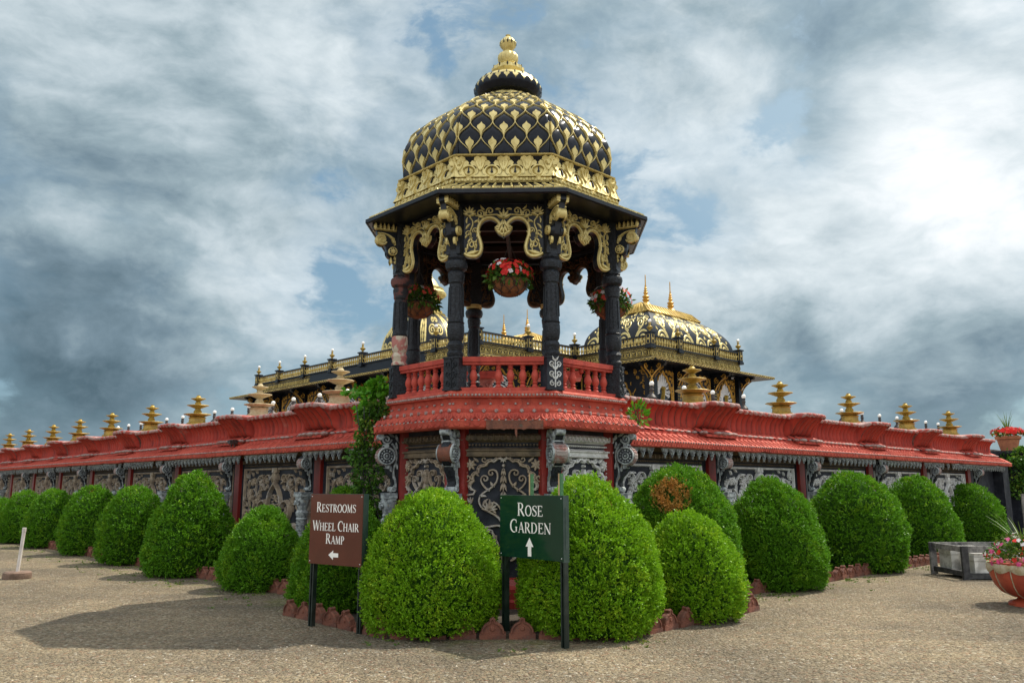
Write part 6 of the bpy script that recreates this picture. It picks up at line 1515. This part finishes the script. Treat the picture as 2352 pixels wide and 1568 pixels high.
def basket(label, loc, seed, ztop, cols, weights):
    r = np.random.RandomState(seed)
    t = thing('hanging_basket', label, 'flower basket', loc, 0, 'flower baskets hung under the pavilion arches')
    mb = MB(); mb.lathe([(0.0, -0.215), (0.10, -0.205), (0.18, -0.165), (0.235, -0.10), (0.26, -0.02), (0.265, 0.02), (0.24, 0.03), (0.0, 0.02)], 32)
    for i, v in enumerate(mb.v):
        k = 1+0.05*noise.noise(Vector(v)*9+Vector((seed, 0, 0))); mb.v[i] = (v[0]*k, v[1]*k, v[2])
    mb.build('coir_liner', M['coir'], t)
    mb = MB(); rad = lambda z: 0.272*math.sqrt(max(0.02, 1-((0.04-z)/0.27)**2))
    mb.tube([(0.275*cos(2*PI*i/28), 0.275*sin(2*PI*i/28), 0.025) for i in range(29)], 0.008, 6)
    for k in range(8):
        a0 = 2*PI*k/8
        for s in (-1, 1):
            pts = []
            for i in range(13): q = i/12; z = 0.02-0.21*q; pts.append((rad(z)*cos(a0+s*0.34*sin(PI*q*1.15)), rad(z)*sin(a0+s*0.34*sin(PI*q*1.15)), z))
            mb.tube(pts, 0.0055, 5)
        sp = spiral(0, 0, 0.05, 0.012, 90, 1.4, 16); mb.tube([((rad(-0.07+y)+0.004)*cos(a0+x/0.25+0.39), (rad(-0.07+y)+0.004)*sin(a0+x/0.25+0.39), -0.07+y) for x, y in sp], 0.0055, 5)
    mb.build('wire_frame', M['black_iron'], t)
    mb = MB()
    for k in range(3):
        a = 2*PI*k/3+0.5; mb.tube([(0.27*cos(a), 0.27*sin(a), 0.03), (0.0, 0.0, 0.60)], 0.005, 5)
    mb.tube([(0, 0, 0.60), (0, 0, ztop)], 0.006, 5); mb.build('chain', M['chain'], t)
    P, N = blob(520, (0, 0, 0.10), (0.33, 0.33, 0.20), r, 0.35, -0.35); v, f = leaves_np(P, N, 0.085, 0.42, seed, 0.1, 0.7, 0.05)
    P2, N2 = blob(160, (0, 0, 0.02), (0.32, 0.32, 0.10), r, 0.85, -0.6); N2[:, 2] -= 0.8; v2, f2 = leaves_np(P2, N2, 0.095, 0.40, seed+1, -0.2, 0.5, 0.05)
    put('foliage', np_mesh('foliage', [(v, f, 0), (v2, f2, 0)], [M['plant']]), t)
    for i, (cm, wgt) in enumerate(zip(cols, weights)):
        P, N = blob(wgt, (0, 0, 0.11), (0.36, 0.36, 0.235), r, 0.93, -0.25)
        if cm == 'f_white': P[:, 0] = P[:, 0]*0.8-0.06; P[:, 2] += 0.02
        N[:, 2] += 0.15; v, f = flowers_np(P, N, 0.042, seed+5+i)
        put({'f_red': 'red_blossom', 'f_coral': 'coral_blossom', 'f_white': 'white_blossom'}[cm], np_mesh('blossoms', [(v, f, 0)], [M[cm]]), t)
    return t
basket('hanging basket of red and white flowers, centred high in the front arch', (-0.035, 11.60, 4.62), 3, 1.16, ['f_red', 'f_white'], [120, 22])
basket('hanging basket of coral flowers behind the left column with the bare patch', (-1.53, 13.0, 4.585), 8, 1.15, ['f_coral', 'f_white'], [60, 10])
basket('hanging basket of white and coral flowers partly hidden by the right hand column', (1.61, 12.9, 4.54), 14, 1.15, ['f_coral', 'f_white'], [50, 24])

# ================================================================== IVY, SAPLING, CLIMBERS
def ivy_mesh(name, blobs, mat_, leaf, seed, droop=0.5, stems=None):
    r = np.random.RandomState(seed); parts = []
    for (c, rad, n) in blobs:
        P, N = blob(n, c, rad, r, 0.45); N[:, 2] -= droop; N[:, 1] -= 0.4; v, f = leaves_np(P, N, leaf, 0.8, seed+len(parts), 0, 0.6, 0.08); parts.append((v, f, 0))
    if stems:
        mb = MB()
        for s in stems: mb.tube(s, 0.008, 4)
        V = np.array(mb.v); F4 = np.array([f if len(f) == 4 else (f[0], f[1], f[2], f[3]) for f in mb.f if len(f) == 4]); parts.append((V, F4, 1))
    return np_mesh(name, parts, [mat_, M['black_wood']])
iv = thing('climbing_ivy', 'ivy and creeper spilling over the left wall and down beside the pavilion', 'ivy', (-2.3, 13.2, 0.03))
B = [((0.02, 0.10, 3.06), (0.18, 0.18, 0.24), 220), ((0.12, -0.02, 3.22), (0.18, 0.18, 0.18), 170), ((-0.08, 0.05, 2.86), (0.20, 0.18, 0.18), 130), ((-0.34, 0.36, 3.20), (0.20, 0.14, 0.05), 60)]
put('creeper_foliage', ivy_mesh('creeper_foliage', B, M['creeper'], 0.10, 5, 0.6), iv)
B = [((0.10, -0.15, 2.86), (0.22, 0.14, 0.12), 260), ((0.0, -0.15, 2.68), (0.22, 0.16, 0.16), 300), ((-0.06, -0.22, 2.42), (0.15, 0.12, 0.22), 300), ((-0.10, -0.22, 2.10), (0.16, 0.12, 0.26), 360), ((-0.06, -0.15, 1.75), (0.20, 0.16, 0.28), 420), ((-0.02, -0.1, 1.40), (0.28, 0.22, 0.30), 560), ((0.10, -0.1, 1.0), (0.28, 0.22, 0.32), 520), ((0.14, -0.1, 0.55), (0.26, 0.2, 0.36), 460), ((-0.30, -0.02, 2.15), (0.12, 0.10, 0.20), 60), ((0.36, -0.25, 2.76), (0.20, 0.06, 0.05), 50), ((0.16, -0.2, 2.0), (0.12, 0.12, 0.5), 260)]
rs = random.Random(2); st = [[(rs.uniform(-0.2, 0.2), rs.uniform(-0.3, 0), 2.9), (rs.uniform(-0.25, 0.2), -0.25, 2.0), (rs.uniform(-0.2, 0.25), -0.2, 1.0), (rs.uniform(-0.1, 0.25), -0.1, 0.0)] for _ in range(7)]
put('ivy_foliage', ivy_mesh('ivy_foliage', B, M['ivy'], 0.058, 9, 0.7, st), iv)
r_ = np.random.RandomState(4)
P, N = blob(110, (0, 0, 0.14), (0.15, 0.12, 0.19), r_, 0.4); N[:, 2] += 0.5; v, f = leaves_np(P, N, 0.085, 0.5, 4, 0.2, 0.5, 0.05)
mb = MB(); [mb.tube([(0, 0, -0.1), (0.04*k, 0.02*k, 0.1), (0.08*k, 0.02, 0.3)], 0.006, 4) for k in (-1, 0, 1)]
sap = thing('sapling', 'small yellow green sapling rooted in the roof right of the pavilion', 'plant', (1.99, 12.75, 2.66))
put('foliage', np_mesh('foliage', [(v, f, 0)], [M['creeper']]), sap); mb.build('stem', M['black_wood'], sap)
# ivy covered pier and its potted plant at the end of the right wall
pier = thing('ivy_clad_pier', 'ivy covered pier at the end of the right wall', 'pier', tuple(PR(24.1, 0.55)), TH_R)
mb = MB(); mb.box(-0.55, 1.2, -0.5, 0.6, 0, 2.80); mb.box(-0.62, 1.27, -0.57, 0.67, 2.80, 2.92); mb.build('pier_block', M['navy'], pier)
B = [((-0.4, -0.45, 2.75), (0.75, 0.3, 0.30), 700), ((0.3, -0.5, 2.7), (0.7, 0.3, 0.35), 600), ((0.0, -0.55, 2.1), (0.7, 0.2, 0.6), 800), ((-0.95, -0.3, 2.55), (0.5, 0.2, 0.12), 240), ((-0.62, -0.1, 2.1), (0.16, 0.55, 0.85), 1000), ((0.2, -0.55, 1.3), (0.7, 0.2, 0.7), 600)]
put('ivy_foliage', ivy_mesh('ivy_foliage', B, M['ivy'], 0.10, 19, 0.5), pier)
pot = thing('flower_pot', 'terracotta pot of red geraniums and spiky leaves on the ivy covered pier', 'flower pot', tuple(PR(24.45, 0.35, 2.92)))
mb = MB(); mb.lathe([(0.26, 0.0), (0.36, 0.42), (0.41, 0.44), (0.43, 0.54), (0.40, 0.55), (0.36, 0.50), (0, 0.50)], 28); mb.build('pot', M['pot'], pot)
P, N = blob(220, (0, 0, 0.62), (0.50, 0.50, 0.20), r_, 0.4, -0.3); v, f = leaves_np(P, N, 0.12, 0.7, 6, 0.1, 0.6, 0.05); put('foliage', np_mesh('foliage', [(v, f, 0)], [M['plant']]), pot)
P, N = blob(60, (0, 0, 0.68), (0.56, 0.56, 0.22), r_, 0.9, -0.2); v, f = flowers_np(P, N, 0.085, 7); put('red_blossom', np_mesh('blossoms', [(v, f, 0)], [M['f_red']]), pot)
def spikes(n, L, seed, spread=0.5, w=0.03):
    r = random.Random(seed); mb = MB()
    for _ in range(n):
        a = r.uniform(0, 6.28); sp = spread*r.uniform(0.15, 1.0); l = L*r.uniform(0.6, 1.1); pts = []; q = Vector((cos(a), sin(a), 0)); sd = Vector((-sin(a), cos(a), 0))
        for i in range(6): t = i/5; pts.append(q*(sp*t**1.5*l)+Vector((0, 0, l*(t-0.25*sp*t*t))))
        vs = []; 
        for i, p in enumerate(pts): ww = w*(1-i/5.0)*0.5+0.002; vs += [tuple(p+sd*ww), tuple(p-sd*ww)]
        mb.add(vs, [(2*i, 2*i+1, 2*i+3, 2*i+2) for i in range(5)])
    return mb
spikes(16, 0.95, 3, 0.5, 0.05).build('spiky_leaf', M['weed'], pot, (0, 0, 0.55))

# ================================================================== LOTUS URN WITH FLOWERS
urn = thing('flower_urn', 'red lotus urn on a foot, planted with pink and white flowers, at the right edge', 'flower urn', (7.40, 11.95, 0))
mb = MB(); n = 96; prof = [(0.12, 0.10), (0.26, 0.125), (0.385, 0.185), (0.46, 0.28), (0.505, 0.40), (0.53, 0.53)]
vs = []
for (q, z) in prof:
    for i in range(n):
        a = 2*PI*i/n; g = abs(sin(a*6))**0.5; rr_ = q*(1+0.055*(g-0.5)); vs.append((rr_*cos(a), rr_*sin(a), z))
mb.add(vs, [(j*n+i, j*n+(i+1) % n, (j+1)*n+(i+1) % n, (j+1)*n+i) for j in range(len(prof)-1) for i in range(n)]); mb.build('bowl', M['urn_red'], urn, angle=60)
mb = MB(); vs = []
for (q, z, k) in ((0.530, 0.465, 1), (0.545, 0.50, 0.6), (0.55, 0.545, 0.0), (0.535, 0.58, 0), (0.49, 0.585, 0), (0.46, 0.55, 0)):
    for i in range(n): a = 2*PI*i/n; g = abs(sin(a*6)); vs.append(((q+0.012*g)*cos(a), (q+0.012*g)*sin(a), z+k*0.05*(0.75-g)))
mb.add(vs, [(j*n+i, j*n+(i+1) % n, (j+1)*n+(i+1) % n, (j+1)*n+i) for j in range(5) for i in range(n)]); mb.build('scalloped_trim', M['urn_lip'], urn, angle=60)
mb = MB()
for k in range(12):
    a = PI/12*2*k; pts = [(q*0.985*cos(a), q*0.985*sin(a), z) for q, z in prof[1:]]; mb.tube(pts, 0.009, 5)
mb.build('petal_line', M['urn_lip'], urn)
mb = MB(); mb.lathe([(0.54, 0.575), (0.545, 0.60), (0.52, 0.615), (0.46, 0.61)], 48); mb.build('rim', M['urn_red'], urn)
mb = MB(); mb.lathe([(0.30, 0.0), (0.30, 0.035), (0.27, 0.06), (0.20, 0.08), (0.17, 0.12), (0.18, 0.15)], 40, fl=0.08, fn=12); mb.build('foot', M['urn_red'], urn)
mb = MB(); mb.lathe([(0.0, 0.56), (0.48, 0.56)], 32); mb.build('potting_soil', M['soil'], urn)
P, N = blob(1100, (0, 0, 0.66), (0.55, 0.55, 0.34), r_, 0.35, -0.15); v, f = leaves_np(P, N, 0.075, 0.45, 31, 0.25, 0.6, 0.05); put('foliage', np_mesh('foliage', [(v, f, 0)], [M['plant']]), urn)
for nm, cm, cnt, sz, sh in (('pink_blossom', 'f_pink', 110, 0.038, -0.1), ('white_blossom', 'f_white', 30, 0.036, 0.0), ('red_blossom', 'f_red', 20, 0.042, -0.1)):
    P, N = blob(cnt, (0, 0, 0.67), (0.58, 0.58, 0.36), r_, 0.94, -0.1); P[:, 2] += sh*r_.rand(len(P)); v, f = flowers_np(P, N, sz, 33); put(nm, np_mesh('blossoms', [(v, f, 0)], [M[cm]]), urn)
spikes(26, 0.75, 5, 1.0, 0.022).build('spiky_leaf', M['weed'], urn, (-0.05, 0, 0.66))

# ================================================================== TIMBER CRATE WITH WRAPPED STONE
cr = thing('timber_crate', 'open grey weathered timber crate standing on the gravel at the right', 'crate', (8.17, 15.15, 0), R(1.5))
LX, LY = 1.95, 1.08
for (x, y) in ((0, 0), (0, LY), (LX, 0), (LX, LY)):
    mb = MB(); mb.box(x, x+0.12, y, y+0.06, 0, 0.60); mb.build('corner_post', M['black_wood'] if (x, y) == (0, 0) else M['grey_wood'], cr)
for (x0, x1, y0, y1, z0, z1, mt) in ((0.12, LX, 0.0, 0.045, 0.48, 0.60, 'grey_wood'), (0.12, LX, LY+0.01, LY+0.055, 0.50, 0.60, 'grey_wood'), (0.035, 0.08, 0.06, LY, 0.49, 0.59, 'grey_wood'), (0.035, 0.085, 0.06, LY, 0.06, 0.15, 'black_wood'), (0.12, LX, 0.0, 0.045, 0.02, 0.12, 'black_wood'), (LX+0.03, LX+0.08, 0.06, LY, 0.48, 0.60, 'grey_wood')):
    mb = MB(); mb.box(x0, x1, y0, y1, z0, z1); mb.build('rail', M[mt], cr)
mb = MB()
for k in range(6): mb.box(0.13+k*0.30, 0.36+k*0.30, 0.06, LY-0.02, 0.06, 0.10)
mb.build('deck_board', M['black_wood'], cr)
def wrapped(x0, x1, y0, y1, z1, lab, seed):
    t = thing('wrapped_stone_stack', lab, 'stone stack', (8.17, 15.15, 0.10), R(1.5), 'film wrapped stone blocks in the timber crate')
    bm = bpy.data.meshes.new('film'); mb = MB(); N = 10
    mb.box(x0, x1, y0, y1, 0, z1-0.14); mb.build('stone_block', M['wrap'], t)
    mb = MB(); mb.box(x0-0.01, x1+0.02, y0-0.01, y1+0.01, z1-0.135, z1-0.06); mb.build('stone_block', M['wrap'], t)
    mb = MB(); mb.box(x0+0.01, x1, y0+0.01, y1, z1-0.055, z1); mb.build('stone_block', M['wrap'], t)
wrapped(0.14, 0.80, 0.62, 1.03, 0.44, 'film wrapped stone blocks at the back of the timber crate', 1)
wrapped(0.26, 1.55, 0.08, 0.54, 0.36, 'film wrapped stone blocks at the front of the timber crate, beside the urn', 2)
bd = MB(); bd.box(-0.07, 0.07, -0.02, 0.02, 0, 1.52); o = bd.build('upright_board', M['grey_wood'], loc=(10.42, 16.75, 0)); tag(o, 'tall grey timber board standing upright at the right edge of the picture', 'board')

# ================================================================== WHITE POLE ON A DISC
st_ = thing('pole_stand', 'white plastic pole standing in a round brown concrete base on the gravel', 'pole', (-9.12, 15.45, 0))
mb = MB(); mb.lathe([(0.235, 0.0), (0.24, 0.02), (0.235, 0.105), (0.215, 0.125), (0.0, 0.128)], 32); mb.build('disc_base', M['concrete_disc'], st_)
mb = MB(); mb.tube([(0.0, 0, 0.12), (0.045, 0, 0.86)], 0.031, 14); mb.build('pole', M['pvc'], st_); mb = MB(); mb.tube([(0.042, 0, 0.84), (0.047, 0, 0.91)], 0.036, 14); mb.build('cap', M['pvc'], st_)

# ================================================================== BED FLOWERS AND WEEDS
def bed_plant(label, loc, cm, seed, sc=1.0):
    r = np.random.RandomState(seed); t = thing('bedding_plant', label, 'flower', (loc[0], loc[1], 0.05), 0, 'small flowers between the shrubs')
    P, N = blob(60, (0, 0, 0.10*sc), (0.16*sc, 0.14*sc, 0.13*sc), r, 0.4, -0.2); v, f = leaves_np(P, N, 0.07, 0.4, seed, 0.3, 0.6); put('foliage', np_mesh('foliage', [(v, f, 0)], [M['plant']]), t)
    if cm: P, N = blob(9, (0, -0.03, 0.16*sc), (0.16*sc, 0.14*sc, 0.11*sc), r, 0.95, 0.0); v, f = flowers_np(P, N, 0.034, seed); put('blossom', np_mesh('blossoms', [(v, f, 0)], [M[cm]]), t)
for lab, l, cm, sd in (('red flowers behind the tiles left of the tall pointed boxwood', PL(7.9, 2.15), 'f_red', 1), ('red flowers behind the tiles right of the tall pointed boxwood', PL(5.4, 2.1), 'f_red', 2), ('orange red flowers close to the low pointed boxwood', PL(4.7, 2.1), 'f_coral', 3), ('red flowers at the right foot of the low pointed boxwood', PL(2.5, 2.2), 'f_red', 7),
                       ('pink flowers behind the tiles below the right wall', PR(5.7, 2.2), 'f_pink', 4), ('pale pink flowers next to the tiles right of the dead patch shrub', PR(2.4, 2.2), 'f_pink', 5), ('leafy green plant under the left wall next to the pointed boxwood', PL(5.0, 1.6), None, 6)):
    bed_plant(lab, l, cm, sd, 1.5 if cm is None else 1.0)
def weeds():
    r = np.random.RandomState(77); parts = []; pts = []
    for _ in range(520):
        side = r.rand()
        if side < 0.55: t = r.uniform(1.5, 22); off = 2.55+abs(r.normal(0, 0.55)); p = PL(t, off)
        elif side < 0.88: t = r.uniform(1.5, 16); off = 2.6+abs(r.normal(0, 0.35)); p = PR(t, off)
        else: p = Vector((r.uniform(-1.6, 1.6), 9.3-abs(r.normal(0, 0.25)), 0))
        if noise.noise(Vector((p.x*0.9, p.y*0.9, 2.0))) < -0.02: continue
        pts.append((p.x, p.y, 0.0))
    pts = np.array(pts); n = len(pts); k = 7
    base = np.repeat(pts, k, 0)+np.concatenate([r.normal(0, 0.022, (n*k, 2)), np.zeros((n*k, 1))], 1)
    D = r.normal(0, 0.8, (n*k, 3)); D[:, 2] = 0.55
    v, f = leaves_np(base, D, 0.042, 0.4, 78, 0.1, 0.2); me = np_mesh('weeds', [(v, f, 0)], [M['weed']])
    kind(put('weeds', me), 'stuff')
weeds()
